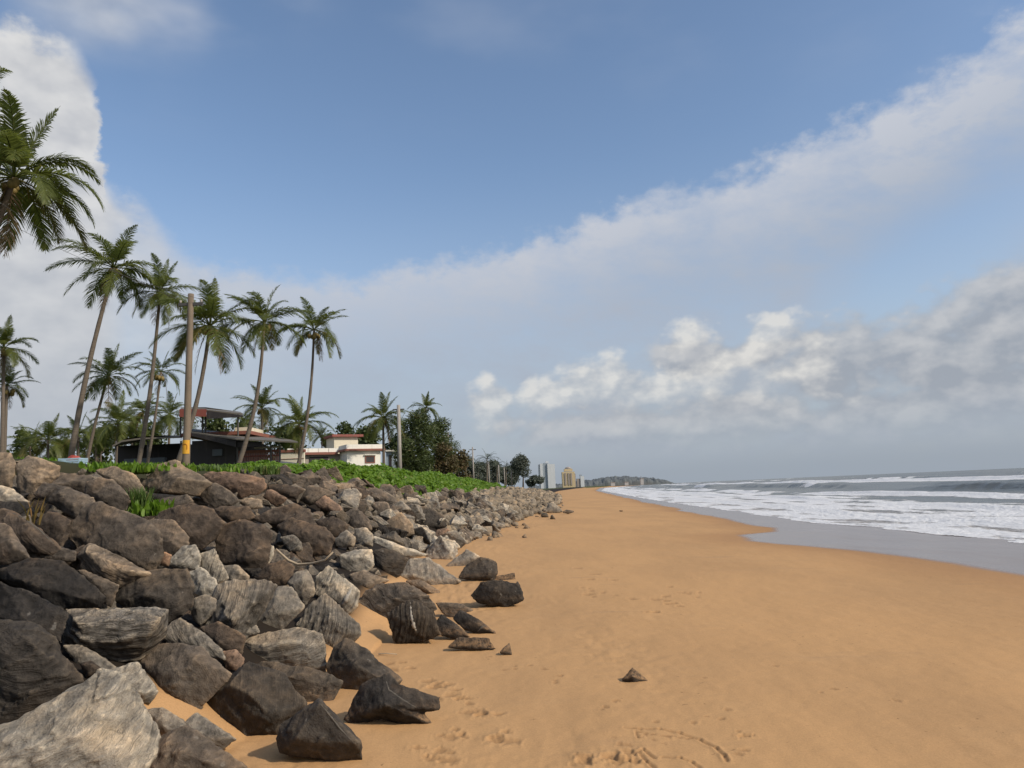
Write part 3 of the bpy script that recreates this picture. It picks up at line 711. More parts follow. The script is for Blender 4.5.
# sand banked against and scoured around the toe
def W(px, py):
    h = hit(px, py); return (h.x, h.y)
def groove(pxs, width, depth):
    P = [W(*p) for p in pxs]; width *= .62; depth *= .5
    global zz
    for (x0, y0), (x1, y1) in zip(P[:-1], P[1:]):
        xa, ya = X.ravel(), Y.ravel()
        sel = np.where((xa > min(x0, x1) - .3) & (xa < max(x0, x1) + .3) & (ya > min(y0, y1) - .3) & (ya < max(y0, y1) + .3))[0]
        if not len(sel): continue
        px, py = xa[sel], ya[sel]; dx, dy = x1 - x0, y1 - y0; L2 = dx * dx + dy * dy + 1e-9
        t = np.clip(((px - x0) * dx + (py - y0) * dy) / L2, 0, 1)
        d = np.hypot(px - x0 - t * dx, py - y0 - t * dy)
        zz[sel] += -depth * np.exp(-(d / width) ** 2) + depth * .45 * np.exp(-((d - width * 1.9) / width) ** 2)
        dk[sel] = np.maximum(dk[sel], np.exp(-(d / (width * .9)) ** 2) * .9)
def dent(px, py, r, depth, asp=1.0, rot=0.0, ragged=.5):
    global zz
    x0, y0 = W(px, py); xa, ya = X.ravel(), Y.ravel()
    sel = np.where((np.abs(xa - x0) < r * 3.5) & (np.abs(ya - y0) < r * 3.5))[0]
    if not len(sel): return
    u = (xa[sel] - x0) * math.cos(rot) + (ya[sel] - y0) * math.sin(rot); v = -(xa[sel] - x0) * math.sin(rot) + (ya[sel] - y0) * math.cos(rot)
    d = np.hypot(u / r, v / (r * asp)) * (1 + ragged * fbm2(xa[sel] / r * .8 + px, ya[sel] / r * .8, 2))
    depth = depth * .42
    zz[sel] += -depth * np.exp(-d ** 4) + depth * .5 * np.exp(-((d - 1.35) / .35) ** 2)
    dk[sel] = np.maximum(dk[sel], np.exp(-d ** 4) * .6)
groove([(625, 731), (640, 732.5), (660, 732), (680, 735), (700, 741), (716, 749), (724, 757), (727, 762)], .022, .022)
groove([(636, 735), (655, 737), (675, 738), (692, 741)], .016, .012)
groove([(636, 735), (638, 741), (643, 740)], .014, .012)
groove([(663, 759), (680, 760), (692, 764), (700, 769)], .02, .02)
groove([(640, 756), (646, 763), (655, 770)], .02, .02)
groove([(632, 758), (643, 752), (655, 760)], .018, .02)
for p in [(612, 758), (622, 762), (629, 756), (617, 764), (607, 760), (634, 763)]: dent(*p, .05, .03)
dent(744, 737, .045, .035, .6); dent(738, 733, .02, .015); dent(744, 752, .03, .015); dent(739, 755, .03, .012)
rp = random.Random(5)
for (px, py, n, sp, r) in [(480, 716, 8, 9, .045), (455, 735, 5, 9, .045), (500, 738, 6, 9, .05), (575, 762, 6, 9, .05), (385, 668, 6, 10, .05), (440, 690, 8, 12, .05),
                           (590, 590, 7, 14, .06), (625, 600, 5, 16, .07), (665, 602, 5, 14, .07), (560, 680, 4, 12, .03), (640, 745, 10, 16, .022), (520, 668, 6, 20, .03),
                           (468, 700, 6, 14, .04), (430, 755, 6, 14, .05), (600, 708, 5, 16, .03), (700, 715, 5, 20, .03), (820, 690, 5, 40, .03), (600, 572, 6, 26, .08), (690, 590, 6, 30, .07)]:
    for _ in range(n): dent(px + rp.gauss(0, sp), py + rp.gauss(0, sp * .3), r * rp.uniform(.6, 1.3), r * .42, rp.uniform(.6, 1.6), rp.uniform(0, 3))
gme = mesh_np('ground', np.stack([X.ravel(), Y.ravel(), zz], 1), q, True)
wn = fbm2(X * .16, Y * .1, 3, 3.0) * .9 + fbm2(X * 1.1, Y * .5, 2, 8.0) * .18
ud = X - wetx(Y) + wn * np.clip(Y / 20, .3, 2.0) * .35
set_attr(gme, 'wet', sstep(-.12, .45, ud))
set_attr(gme, 'damp', sstep(-4.5, .3, ud) ** 2.2)
set_attr(gme, 'soil_gap_shade', sstep(-.1, .25, toe(Y) - np.interp(Y, [0, 5.6, 6.6, 9, 12, 18], [.7, .6, .3, .35, .6, .15]) - X))
set_attr(gme, 'inland', sstep(-1.0, 1.5, crest(Y) - X))
set_attr(gme, 'dent', dk)

def sand_material():
    m, nt, b = new_mat('beach_sand'); v = tc(nt, 'Object')
    wet, damp, soil_gap_shade, inl, dent_ = (nattr(nt, a) for a in ('wet', 'damp', 'soil_gap_shade', 'inland', 'dent'))
    big = nnoise(nt, nmap(nt, v, (.5, .22, 1)), .6, 5, .55); mid = nnoise(nt, nmap(nt, v, (1, .55, 1)), 2.2, 5, .6); fine = nnoise(nt, v, 60, 3, .7); gr = nnoise(nt, v, 150, 3, .8)
    c = nmix(nt, big.ss(.40, .62), (0.53, 0.308, 0.138), (0.475, 0.278, 0.127))
    c = nmix(nt, mid.ss(.5, .75) * .35, c, (0.55, 0.33, 0.155))
    streaks = nnoise(nt, nmap(nt, v, (.35, 1.6, 1)), .9, 4, .6).ss(.6, .78)
    c = nmix(nt, streaks * .28, c, (0.27, 0.19, 0.12))
    grain = (fine - .5) * .4 + (gr - .5) * .6 + 1.0
    hs = nt.nodes.new('ShaderNodeHueSaturation'); nt.links.new(c, hs.inputs['Color']); nt.links.new(grain.s, hs.inputs['Value'])
    c = nmix(nt, dent_ * .6, hs.outputs[0], (0.17, 0.085, 0.035))
    specks = (nnoise(nt, v, 17, 2, .5).ss(.715, .74) * nnoise(nt, v, .8, 3, .5).ss(.48, .62))
    c = nmix(nt, specks * .6, c, (0.09, 0.05, 0.025))
    c = nmix(nt, damp * .7, c, (0.36, 0.19, 0.078))
    c = nmix(nt, wet, c, (0.225, 0.160, 0.122))
    c = nmix(nt, soil_gap_shade, c, (0.025, 0.019, 0.014)); c = nmix(nt, inl, c, (0.075, 0.085, 0.03))  # ground under the boulders blackened to paint the shade in the gaps
    nt.links.new(c, b.inputs['Base Color'])
    ro = 0.9 - damp * .2 - wet * .54
    nt.links.new((ro.maxi(.1)).s, b.inputs['Roughness'])
    nt.links.new((wet * .2 + .12).s, b.inputs['Specular IOR Level'])
    h = (mid * .3 + fine * .06 + gr * .02) * (1.0 - wet * .97)
    nbump(nt, h, .55, .05, b)
    return m
ground = link('ground', gme, sand_material()); tag(ground, 'orange sand beach with wet sand by the water and earth inland', None, None, 'structure')

# ------------------------------------------------------------------ sea
ys = 10 * np.exp(np.arange(0, math.log(30000 / 10), .0085)); ys = np.concatenate([np.linspace(-60, 9.8, 60), ys])
ts = np.concatenate([np.linspace(-1.2, .0, 60), np.linspace(.003, .80, 560), np.linspace(.82, 8, 60)])
X, Y, q = grid_sheet(ys, ts, lambda y: np.maximum(y, 10) + np.maximum(0, -y) * .2)
fo = foamx(Y); V = Y
U = (X - fo)
# perpendicular offshore distance is shorter than the lateral one where the coast slants
slope = np.gradient(np.interp(ys, FO_Y, FO_X), ys)[:, None]
U = U / np.sqrt(1 + np.clip(slope, -3, 3) ** 2)
U = U + .55 * fbm2(V * .16, X * 0, 3, 1.0) + .22 * fbm2(V * .8, X * .3, 2, 6.0)
zs = np.full(X.shape, SEA); foam = np.zeros(X.shape)
crests = [(5.5, .10, 1.6, .8), (13, .22, 2.6, .7), (22, .36, 3.2, .5), (37, 1.0, 4.6, -.25), (57, .85, 5.5, -.9), (82, 1.25, 6.5, .80), (125, .6, 7, -.2), (170, .6, 9, -.2), (230, .7, 12, -.3), (310, .8, 14, -.3)]
for i, (uc, A, wd, br) in enumerate(crests):
    mean = uc * (1 + .10 * fbm2(V / (uc * 1.4 + 18), X * 0, 2, 10.0 + i)) + fbm2(V / 9, X * 0, 2, 33.0 + i) * .5
    d = U - mean
    along = np.clip(.66 + (.5 if uc == 82 else .9) * fbm2(V / (uc * .9 + 12), X * 0, 2, 50.0 + i), .1, 1.3)
    prof = np.where(d < 0, np.exp(-(d / (wd * .38)) ** 2), np.exp(-(d / (wd * 1.1)) ** 2))
    zs += A * along * prof
    brk = sstep(.62 - br * .75, .9 - br * .75, along - .1 + .25 * fbm2(V / 6, U / 6, 2, 70.0 + i))
    fr = np.exp(-((d + wd * .18) / (wd * .55)) ** 2) + .55 * np.exp(-((d + wd * 1.1) / (wd * 1.2)) ** 2) * br
    foam = np.maximum(foam, np.clip(brk * fr * (1.05 if br > .3 else .85), 0, 1))
inner = sstep(23, 13, U + 5 * fbm2(V / 22, U / 14, 2, 90.0)) * (.66 + .40 * fbm2(V / 7, U / 2.6, 3, 95.0))
foam = np.maximum(foam, np.clip(inner, 0, 1))
foam = np.maximum(foam, sstep(50, 20, U) * np.clip(.16 + .5 * fbm2(V / 16, U / 4, 3, 97.0), 0, .5))
foam = np.maximum(foam, sstep(200, 60, U) * sstep(60, 250, Y) * np.clip(.05 + .6 * fbm2(V / 60, U / 9, 3, 99.0), 0, .45))
foam = np.maximum(foam, .97 * sstep(1.0, .25, U))
chop = fbm2(X / 3.2, V / 6, 3, 120.0) * .06 + fbm2(X / 11, V / 26, 2, 125.0) * .10
zs += chop * sstep(4, 25, U) + .035 * foam * fbm2(X * 1.6, V * 1.6, 3, 130.0) * sstep(90, 30, Y) * 1.4
g = terrain(X, Y)
edge = sstep(0, 7, U)
zs = (g + .004 + .02 * sstep(0, 1.4, U)) * (1 - edge) + zs * edge
zs += .02 * sstep(0, .5, U) * sstep(60, 20, Y) * (fbm2(X * 2.3, V * 2.3, 3, 140.0)) * (1 - edge)
keep = (U.ravel()[q].min(1) > -.05)
used = np.unique(q[keep]); remap = -np.ones(X.size, dtype=np.int64); remap[used] = np.arange(len(used))
sme = mesh_np('sea', np.stack([X.ravel(), Y.ravel(), zs.ravel()], 1)[used], remap[q[keep]], True)
set_attr(sme, 'foam', foam.ravel()[used]); set_attr(sme, 'shallow', sstep(16, 0, U).ravel()[used])
def sea_material():
    m, nt, b = new_mat('sea_water'); v = tc(nt, 'Object')
    foam, sh = nattr(nt, 'foam'), nattr(nt, 'shallow')
    warp = nnoise(nt, v, .8, 3, .6)
    n1 = nnoise(nt, nmap(nt, v, (1, .55, 1)), 1.3, 8, .66, .6); n2 = nnoise(nt, nmap(nt, v, (1.3, .7, 1)), 5.5, 5, .65)
    n3 = nnoise(nt, nmap(nt, v, (.2, .07, 1)), 1.0, 6, .62, .5)
    pat = n1 * .55 + n2 * .25 + n3 * .2
    mask = (foam * 1.12 - .06 + (pat - .5) * 1.25).ss(.38, .62)
    wc = nmix(nt, sh, (0.115, 0.118, 0.10), (0.25, 0.205, 0.16))
    fc = nmix(nt, n2.ss(.35, .65), (0.60, 0.60, 0.59), (0.80, 0.80, 0.79))
    c = nmix(nt, mask, wc, fc)
    nt.links.new(c, b.inputs['Base Color'])
    nt.links.new((mask * .6 + .24).s, b.inputs['Roughness']); b.inputs['IOR'].default_value = 1.33
    nt.links.new((.32 - mask * .2).s, b.inputs['Specular IOR Level'])
    r1 = nnoise(nt, nmap(nt, v, (1, .45, 1)), 1.6, 6, .62); r2 = nnoise(nt, nmap(nt, v, (.22, .08, 1)), 1.0, 5, .6)
    h = r1 * .35 + r2 * 1.2 + mask * (n1 * .35 + n2 * .22 + .08)
    nbump(nt, h, .8, .35, b)
    return m
sea = link('sea', sme, sea_material()); tag(sea, 'grey sea with white foam and breakers', None, None, 'structure')

# ------------------------------------------------------------------ foliage helpers
def leaf_material(name, c1, c2, dry=(0.2, 0.14, 0.05), trans=0.35, rough=.45, dry_amt=.1):
    m, nt, b = new_mat(name); v = tc(nt)
    g = nt.nodes.new('ShaderNodeNewGeometry'); rn = E(nt, g.outputs['Random Per Island'])
    n = nnoise(nt, v, .9, 3)
    c = nmix(nt, (rn * .6 + n * .6 - .1).clamp(), c1, c2)
    c = nmix(nt, rn.ss(1 - dry_amt, 1.0) * .8, c, dry)
    nt.links.new(c, b.inputs['Base Color']); b.inputs['Roughness'].default_value = rough; b.inputs['Specular IOR Level'].default_value = .35
    tr = nt.nodes.new('ShaderNodeBsdfTranslucent'); mx = nt.nodes.new('ShaderNodeMixShader'); mx.inputs[0].default_value = trans
    nt.links.new(nmix(nt, .5, c, (c2[0] * 1.4, c2[1] * 1.5, c2[2] * .8)), tr.inputs[0])
    nt.links.new(b.outputs[0], mx.inputs[1]); nt.links.new(tr.outputs[0], mx.inputs[2])
    nt.links.new(mx.outputs[0], nt.nodes['Material Output'].inputs[0])
    return m
def bark_material(name, c1, c2, ring=True):
    m, nt, b = new_mat(name); v = tc(nt)
    n = nnoise(nt, nmap(nt, v, (3, 3, 1.2)), 2.5, 5, .65); rg = nnoise(nt, nmap(nt, v, (.3, .3, 7)), 1.5, 3, .5) if ring else nnoise(nt, nmap(nt, v, (9, 9, .8)), 2, 4)
    c = nmix(nt, n * .6 + rg * .4, c1, c2); nt.links.new(c, b.inputs['Base Color']); b.inputs['Roughness'].default_value = .85
    nbump(nt, rg + n * .5, .6, .05, b); return m
M_FROND = leaf_material('palm_leaf', (0.07, 0.092, 0.024), (0.18, 0.20, 0.055), (0.22, 0.17, 0.06), .42, .42, .12)
M_FRONDY = leaf_material('yellowing_palm_leaf', (0.10, 0.11, 0.03), (0.2, 0.17, 0.05), (0.22, 0.14, 0.05), .35, .5, .3)
M_DEAD = leaf_material('dry_palm_leaf', (0.13, 0.09, 0.05), (0.2, 0.14, 0.08), (0.1, 0.07, 0.04), .2, .7, .3)
M_FAR = leaf_material('hazy_palm_leaf', (0.06, 0.08, 0.055), (0.11, 0.125, 0.085), (0.14, 0.13, 0.09), .25, .6, .1)  # distance haze put into the leaf colours
M_TRUNK = bark_material('palm_bark', (0.085, 0.066, 0.05), (0.20, 0.16, 0.12))
M_BARK = bark_material('tree_bark', (0.08, 0.06, 0.045), (0.17, 0.13, 0.1), False)
M_TREE = leaf_material('tree_leaf', (0.04, 0.06, 0.02), (0.105, 0.13, 0.042), (0.12, 0.09, 0.035), .25, .5, .06)
M_TREEY = leaf_material('brown_green_leaf', (0.07, 0.06, 0.028), (0.13, 0.105, 0.045), (0.17, 0.1, 0.05), .25, .6, .3)
M_TREEF = leaf_material('hazy_tree_leaf', (0.075, 0.09, 0.075), (0.13, 0.145, 0.115), (0.14, 0.13, 0.1), .25, .7, .05)  # far tree greens paled to carry the haze
M_CREEP = leaf_material('creeper_leaf', (0.085, 0.16, 0.014), (0.19, 0.31, 0.03), (0.2, 0.2, 0.05), .35, .5, .06)
M_GRASS = leaf_material('grass_blade', (0.06, 0.11, 0.02), (0.13, 0.19, 0.05), (0.25, 0.2, 0.08), .35, .6, .12)
M_RUSTG = leaf_material('rusty_grass_blade', (0.16, 0.10, 0.03), (0.22, 0.17, 0.05), (0.25, 0.12, 0.04), .3, .6, .3)
M_NUT = paint('coconut_husk', (0.22, 0.16, 0.05), .6, .3, 4, dirt_amt=.2)

def frond_mesh(length, az, el0, droop, rnd, leaflets=44, wind=(-.25, .05), lw=.046, twist=0.0, ragged=.0):
    """one pinnate coconut leaf from the origin"""
    V_, F_ = [], []
    n = 14; d = Vector((math.cos(az) * math.cos(el0), math.sin(az) * math.cos(el0), math.sin(el0))); p = Vector((0, 0, 0)); pts = [p.copy()]; dirs = [d.copy()]
    for i in range(n):
        t = (i + 1) / n
        d = d + Vector((wind[0] * .12 * t, wind[1] * .12 * t, -droop * (.05 + .22 * t)))
        d.normalize(); p = p + d * (length / n); pts.append(p.copy()); dirs.append(d.copy())
    # midrib
    for i in range(n + 1):
        side = dirs[i].cross(Vector((0, 0, 1)));
        side = side.normalized() if side.length > 1e-4 else Vector((1, 0, 0))
        upv = side.cross(dirs[i]); r = .035 * (1 - i / n) * (length / 3.5) + .006
        V_ += [pts[i] + side * r, pts[i] + upv * r, pts[i] - side * r, pts[i] - upv * r * .6]
    for i in range(n):
        for k in range(4):
            k2 = (k + 1) % 4; F_.append((i * 4 + k, i * 4 + k2, i * 4 + 4 + k2, i * 4 + 4 + k))
    for j in range(leaflets):
        t = .16 + .84 * (j + rnd.random() * .6) / leaflets; fi = min(t * n, n - .001); i = int(fi); fr = fi - i
        c = pts[i].lerp(pts[i + 1], fr); dd = dirs[i].lerp(dirs[i + 1], fr).normalized()
        side = dd.cross(Vector((0, 0, 1))); side = side.normalized() if side.length > 1e-3 else Vector((math.sin(az), -math.cos(az), 0)); upv = side.cross(dd)
        ll = length * .27 * (math.sin(math.pi * min(1, .18 + t * .86)) ** .6) * rnd.uniform(.85, 1.1)
        for sg in (-1, 1):
            if rnd.random() < ragged: continue
            a = R(58 - 30 * t) ; sv = side * sg
            out = (dd * math.cos(a) + sv * math.sin(a) + upv * rnd.uniform(.05, .3)).normalized()
            hang = Vector((wind[0] * .25, wind[1] * .25, -1.0)) * (.42 + .5 * rnd.random() * (.4 + droop))
            m1 = c + out * ll * .5 + hang * ll * .13; e = c + out * ll * .86 + hang * ll * .48
            wv = (dd * .8 - sv * .25).normalized() * lw * length / 3.5 * (1.1 - .35 * t)
            b = len(V_); V_ += [c - wv * .5, c + wv * .5, m1 + wv * .62, m1 - wv * .62, e + wv * .05, e - wv * .05]
            F_ += [(b, b + 1, b + 2, b + 3), (b + 3, b + 2, b + 4, b + 5)]
    me = bpy.data.meshes.new('frond'); me.from_pydata(V_, [], F_); me.update(); return me

def palm(name, crown, base, y, label, flen, n=20, seed=1, bend=0.0, mat=M_FROND, parts=True, lean_wind=-.25, trunk_r=.16, group='coconut palms behind the sea wall', ground_z=2.4, leaflets=56, nuts=True, low=-.32, dead=2):
    """crown and foot as seen in the photograph, at distance y; the trunk runs on down to the ground"""
    rnd = random.Random(seed * 31 + 7); trunk_r *= .74; flen *= 1.12
    C_, B_ = at(*crown, y), at(*base, y)
    if B_.z > ground_z:
        B_ = C_ + (B_ - C_) * ((C_.z - ground_z) / max(.3, C_.z - B_.z))
    B_.z -= .15
    root = empty(name, B_, label, 'palm tree', group)
    h = C_ - B_; pts, rads = [], []
    for i in range(17):
        t = i / 16; off = math.sin(t * math.pi) * bend
        pts.append(h * t + Vector((off, 0, 0))); rads.append(trunk_r * (1.25 - .55 * min(1, t * 1.1) + .35 * max(0, .12 - t) / .12) * (1 + .04 * (-1) ** i))
    MB().tube(pts, rads, 9).build('trunk', M_TRUNK, root, True)
    fronds = []
    for k in range(n):
        az = k * 2.39996 + rnd.uniform(-.55, .55); t = k / (n - 1)
        el = 1.2 - t * (1.2 - low) + rnd.uniform(-.22, .22)
        L = flen * rnd.uniform(.85, 1.08) * (.8 + .2 * math.sin(t * 3.1))
        me = frond_mesh(L, az, el, .46 + .42 * t + rnd.uniform(-.22, .38), rnd, leaflets, (lean_wind, rnd.uniform(-.1, .1)), ragged=.04 + .1 * (t > .8))
        mt = mat
        if mat is M_FROND and t > .82 and rnd.random() < .45: mt = M_FRONDY
        fronds.append((me, mt))
    for k in range(dead):
        fronds.append((frond_mesh(flen * .75, rnd.uniform(0, 6.28), -1.1, .9, rnd, leaflets // 2, (lean_wind * .3, 0), ragged=.3), M_DEAD if mat is M_FROND else mat))
    if parts:
        for me, mt in fronds:
            o = link('frond', me, mt, root); o.location = h
        if nuts:
            for k in range(rnd.randint(5, 8)):
                a = rnd.uniform(0, 6.28); bm = bmesh.new(); bmesh.ops.create_icosphere(bm, subdivisions=2, radius=.13)
                for v in bm.verts: v.co.z *= 1.25
                me = bpy.data.meshes.new('coconut'); bm.to_mesh(me); bm.free(); me.polygons.foreach_set('use_smooth', [True] * len(me.polygons))
                o = link('coconut', me, M_NUT, root); o.location = h + Vector((math.cos(a) * .28, math.sin(a) * .28, -.22 - rnd.random() * .25))
    else:
        bm = bmesh.new()
        for me, mt in fronds: bm.from_mesh(me)
        me = bpy.data.meshes.new('crown'); bm.to_mesh(me); bm.free(); o = link('crown', me, mat, root); o.location = h
    return root

palm('palm_tree', (14, 178), (-22, 300), 25, 'nearest tall coconut palm, crown cut by the left edge of the picture', 3.5, 26, 1, -.3, leaflets=76, trunk_r=.2, low=-.5)
palm('palm_tree', (-34, 98), (-60, 330), 25, 'palm outside the left edge with only its frond tips in view at upper left', 2.0, 18, 2, 0, trunk_r=.18)
palm('palm_tree', (114, 268), (72, 462), 40, 'tallest whole coconut palm, leaning right, left of the thick pole', 3.3, 22, 3, -.25, trunk_r=.19)
palm('palm_tree', (160, 292), (137, 462), 42, 'slender palm between the tallest palm and the thick pole', 2.7, 20, 4, .2, trunk_r=.16)
palm('palm_tree', (210, 326), (174, 462), 38, 'bushy palm right behind the thick pole', 3.3, 24, 5, .35, trunk_r=.17)
palm('palm_tree', (264, 322), (234, 466), 40, 'palm with a curved trunk crossing the pavilion roof', 2.6, 21, 6, .45, trunk_r=.15)
palm('palm_tree', (314, 330), (296, 462), 44, 'straight slim palm, rightmost of the tall ones', 2.5, 20, 7, .3, trunk_r=.13)
palm('palm_tree', (4, 348), (2, 458), 40, 'green palm at the left edge, higher of two crowns there', 2.1, 20, 8, 0, trunk_r=.15)
palm('palm_tree', (7, 386), (4, 462), 42, 'palm at the left edge, lower of two crowns there', 1.7, 18, 9, 0, trunk_r=.14)
palm('palm_tree', (108, 376), (90, 456), 46, 'medium palm seen behind the tallest palm trunk', 2.7, 19, 10, -.15, trunk_r=.14)
palm('palm_tree', (161, 372), (146, 464), 46, 'medium palm left of the thick pole, under the slender palm', 1.9, 17, 11, .1, trunk_r=.12)
palm('palm_tree', (262, 408), (263, 462), 62, 'short palm behind the right end of the pavilion roof', 2.6, 20, 12, 0, trunk_r=.16)
palm('palm_tree', (299, 424), (300, 468), 58, 'low wide palm with drooping brown fronds left of the cream house', 3.0, 24, 13, 0, trunk_r=.18, dead=6)
palm('palm_tree', (383, 418), (384, 470), 74, 'palm in front of the right corner of the cream house', 3.2, 24, 14, 0, trunk_r=.2, dead=4)
palm('palm_tree', (426, 408), (425, 470), 99, 'palm rising above the dark feathery tree', 2.6, 20, 15, 0, trunk_r=.17)
palm('palm_tree', (412, 424), (412, 470), 97, 'palm between the grey pole and the dark feathery tree', 2.3, 20, 16, 0, trunk_r=.17)
palm('palm_tree', (48, 440), (48, 468), 55, 'stemless young palm low on the crest at far left', 2.6, 18, 17, 0, low=-.1, nuts=False, dead=0)
palm('palm_tree', (78, 436), (78, 468), 58, 'young palm clump left of the tallest palm trunk', 2.5, 18, 18, 0, low=-.2, nuts=False, dead=0)
palm('palm_tree', (118, 424), (116, 468), 60, 'dark short palm behind the leftmost awning', 3.2, 22, 19, 0, trunk_r=.18, nuts=False)
palm('palm_tree', (170, 414), (168, 468), 62, 'short palm just left of the thick pole behind the awning', 2.6, 20, 20, 0, trunk_r=.16)
palm('palm_tree', (143, 412), (145, 468), 64, 'short palm half hidden between two leaning trunks', 2.4, 18, 31, 0, trunk_r=.16)
for i, (cx, cy, yy, fl, lab) in enumerate([(30, 446, 62, 2.6, 'low palm clump right of the two crowns at the left edge'), (62, 448, 66, 2.8, 'low pale green palm between two clumps at far left'), (96, 438, 64, 2.6, 'low dark palm right of the tallest palm trunk'),
                                      (132, 432, 68, 2.8, 'low palm over the left end of the awning'), (186, 424, 70, 2.4, 'low palm behind the left edge of the upper roof'), (246, 424, 80, 2.6, 'low palm showing over the cream upper room of the pavilion'), (322, 436, 92, 2.4, 'low palm left of the red roof of the house'), (398, 428, 90, 2.8, 'low palm behind the grey concrete pole')]):
    palm('palm_tree', (cx, cy), (cx, 468), yy, lab, fl, 18, 80 + i, 0, M_FROND, True, trunk_r=.16, low=-.25, nuts=False, dead=1, leaflets=34)
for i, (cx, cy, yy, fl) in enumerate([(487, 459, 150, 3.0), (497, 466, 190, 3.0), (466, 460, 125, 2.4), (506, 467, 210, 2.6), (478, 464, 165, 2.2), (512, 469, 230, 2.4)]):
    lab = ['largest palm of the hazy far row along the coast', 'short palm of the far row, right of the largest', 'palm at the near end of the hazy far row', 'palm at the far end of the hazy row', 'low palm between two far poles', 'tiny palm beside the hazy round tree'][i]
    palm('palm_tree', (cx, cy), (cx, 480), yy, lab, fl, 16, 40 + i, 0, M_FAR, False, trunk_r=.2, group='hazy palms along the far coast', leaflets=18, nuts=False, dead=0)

def leaf_cloud(blobs, count, size, rnd, flat=.5, needles=False):
    V_ = np.zeros((count * 4, 3)); tot = sum(b[3] ** 2 for b in blobs)
    rs = np.random.RandomState(rnd.randrange(1 << 30))
    wts = np.array([b[3] * b[4] for b in blobs]); wts = wts / wts.sum()
    bi = rs.choice(len(blobs), count, p=wts)
    bl = np.array(blobs)[bi]
    d = rs.normal(size=(count, 3)); d /= np.linalg.norm(d, axis=1)[:, None]
    r = rs.uniform(.25, 1.0, count) ** .45
    c = bl[:, :3] + d * (r[:, None]) * np.stack([bl[:, 3], bl[:, 3], bl[:, 4]], 1) * (1 + .25 * rs.normal(size=(count, 1)) * .6)
    a = rs.normal(size=(count, 3)); a[:, 2] *= flat; a /= np.linalg.norm(a, axis=1)[:, None]
    b = np.cross(a, rs.normal(size=(count, 3))); b /= np.linalg.norm(b, axis=1)[:, None] + 1e-9
    s = size * rs.uniform(.6, 1.4, count)[:, None]; w = s * (.12 if needles else .5)
    if needles: a[:, 2] += .3
    V_[0::4] = c - a * s * .6; V_[1::4] = c + b * w; V_[2::4] = c + a * s * .6; V_[3::4] = c - b * w
    return mesh_np('crown', V_, np.arange(count * 4).reshape(-1, 4))

def tree(name, label, px, py_top, py_base, y, width_px, mat, seed, count=2600, leaf=.28, needles=False, group=None, cat='tree', shape=1.0, trunk=True, ground_z=2.3):
    rnd = random.Random(seed)
    T = at(px, py_top, y); B_ = Vector((at(px, py_base, y).x, y, ground_z)); hgt = T.z - B_.z; w = width_px * y / F / 2
    root = empty(name, B_, label, cat, group)
    blobs = []
    for k in range(11):
        t = rnd.uniform(.28, .95); rr = w * (1.15 - .75 * abs(t - .5) * shape)
        a = rnd.uniform(0, 6.28); q = rr * rnd.uniform(.1, .72)
        s = w * rnd.uniform(.42, .68); blobs.append((math.cos(a) * q, math.sin(a) * q, hgt * t, s, min(s * rnd.uniform(.7, 1.1), hgt * .22)))
    blobs.append((0, 0, hgt * .93, w * .3, hgt * .08))
    if trunk:
        mb = MB().tube([(0, 0, -.2), (.05 * w, 0, hgt * .3), (0, .03, hgt * .62), (0, 0, hgt * .9)], [hgt * .028, hgt * .02, hgt * .013, .03], 8)
        for (x, yy, z, s, _) in blobs[:8]:
            z0 = max(hgt * .18, z - hgt * .25); mb.tube([(0, 0, z0), (x * .5, yy * .5, (z0 + z) / 2 + .1), (x, yy, z)], [hgt * .011, hgt * .007, .02], 5)
        mb.build('trunk', M_BARK, root, True)
    me = leaf_cloud(blobs, count, leaf, rnd, needles=needles); link('crown', me, mat, root)
    return root
tree('feathery_tree', 'tall dark feathery tree right of the cream house', 419, 415, 470, 86, 42, M_TREE, 1, 7000, .42, True)
tree('feathery_tree', 'dark feathery tree with an open right side, beside the brown bush', 437, 422, 472, 92, 36, M_TREE, 2, 5600, .42, True)
tree('thin_tree', 'thin see through tree with bare upright twigs right of the feathery trees', 452, 432, 474, 100, 18, M_TREE, 3, 800, .3, True)
tree('bush', 'brown leafed bush at the foot of the feathery trees', 441, 446, 474, 90, 30, M_TREEY, 4, 4200, .2, cat='bush')
tree('bush', 'brown green bush at the end of the creeper bank', 458, 455, 477, 105, 26, M_TREEY, 5, 1800, .3, cat='bush')
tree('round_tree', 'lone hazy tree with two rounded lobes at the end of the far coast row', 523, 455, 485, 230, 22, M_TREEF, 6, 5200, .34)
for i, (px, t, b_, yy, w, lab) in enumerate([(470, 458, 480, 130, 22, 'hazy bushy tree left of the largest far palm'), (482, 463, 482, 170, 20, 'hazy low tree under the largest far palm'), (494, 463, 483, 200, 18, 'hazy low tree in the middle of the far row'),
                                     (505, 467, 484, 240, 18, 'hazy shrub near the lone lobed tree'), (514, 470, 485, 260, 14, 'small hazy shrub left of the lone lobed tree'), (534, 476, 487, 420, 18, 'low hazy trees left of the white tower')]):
    tree('coast_tree', lab, px, t, b_, yy, w, M_TREEF, 20 + i, 3000, .34 * yy / 180, group='hazy trees along the far coast')
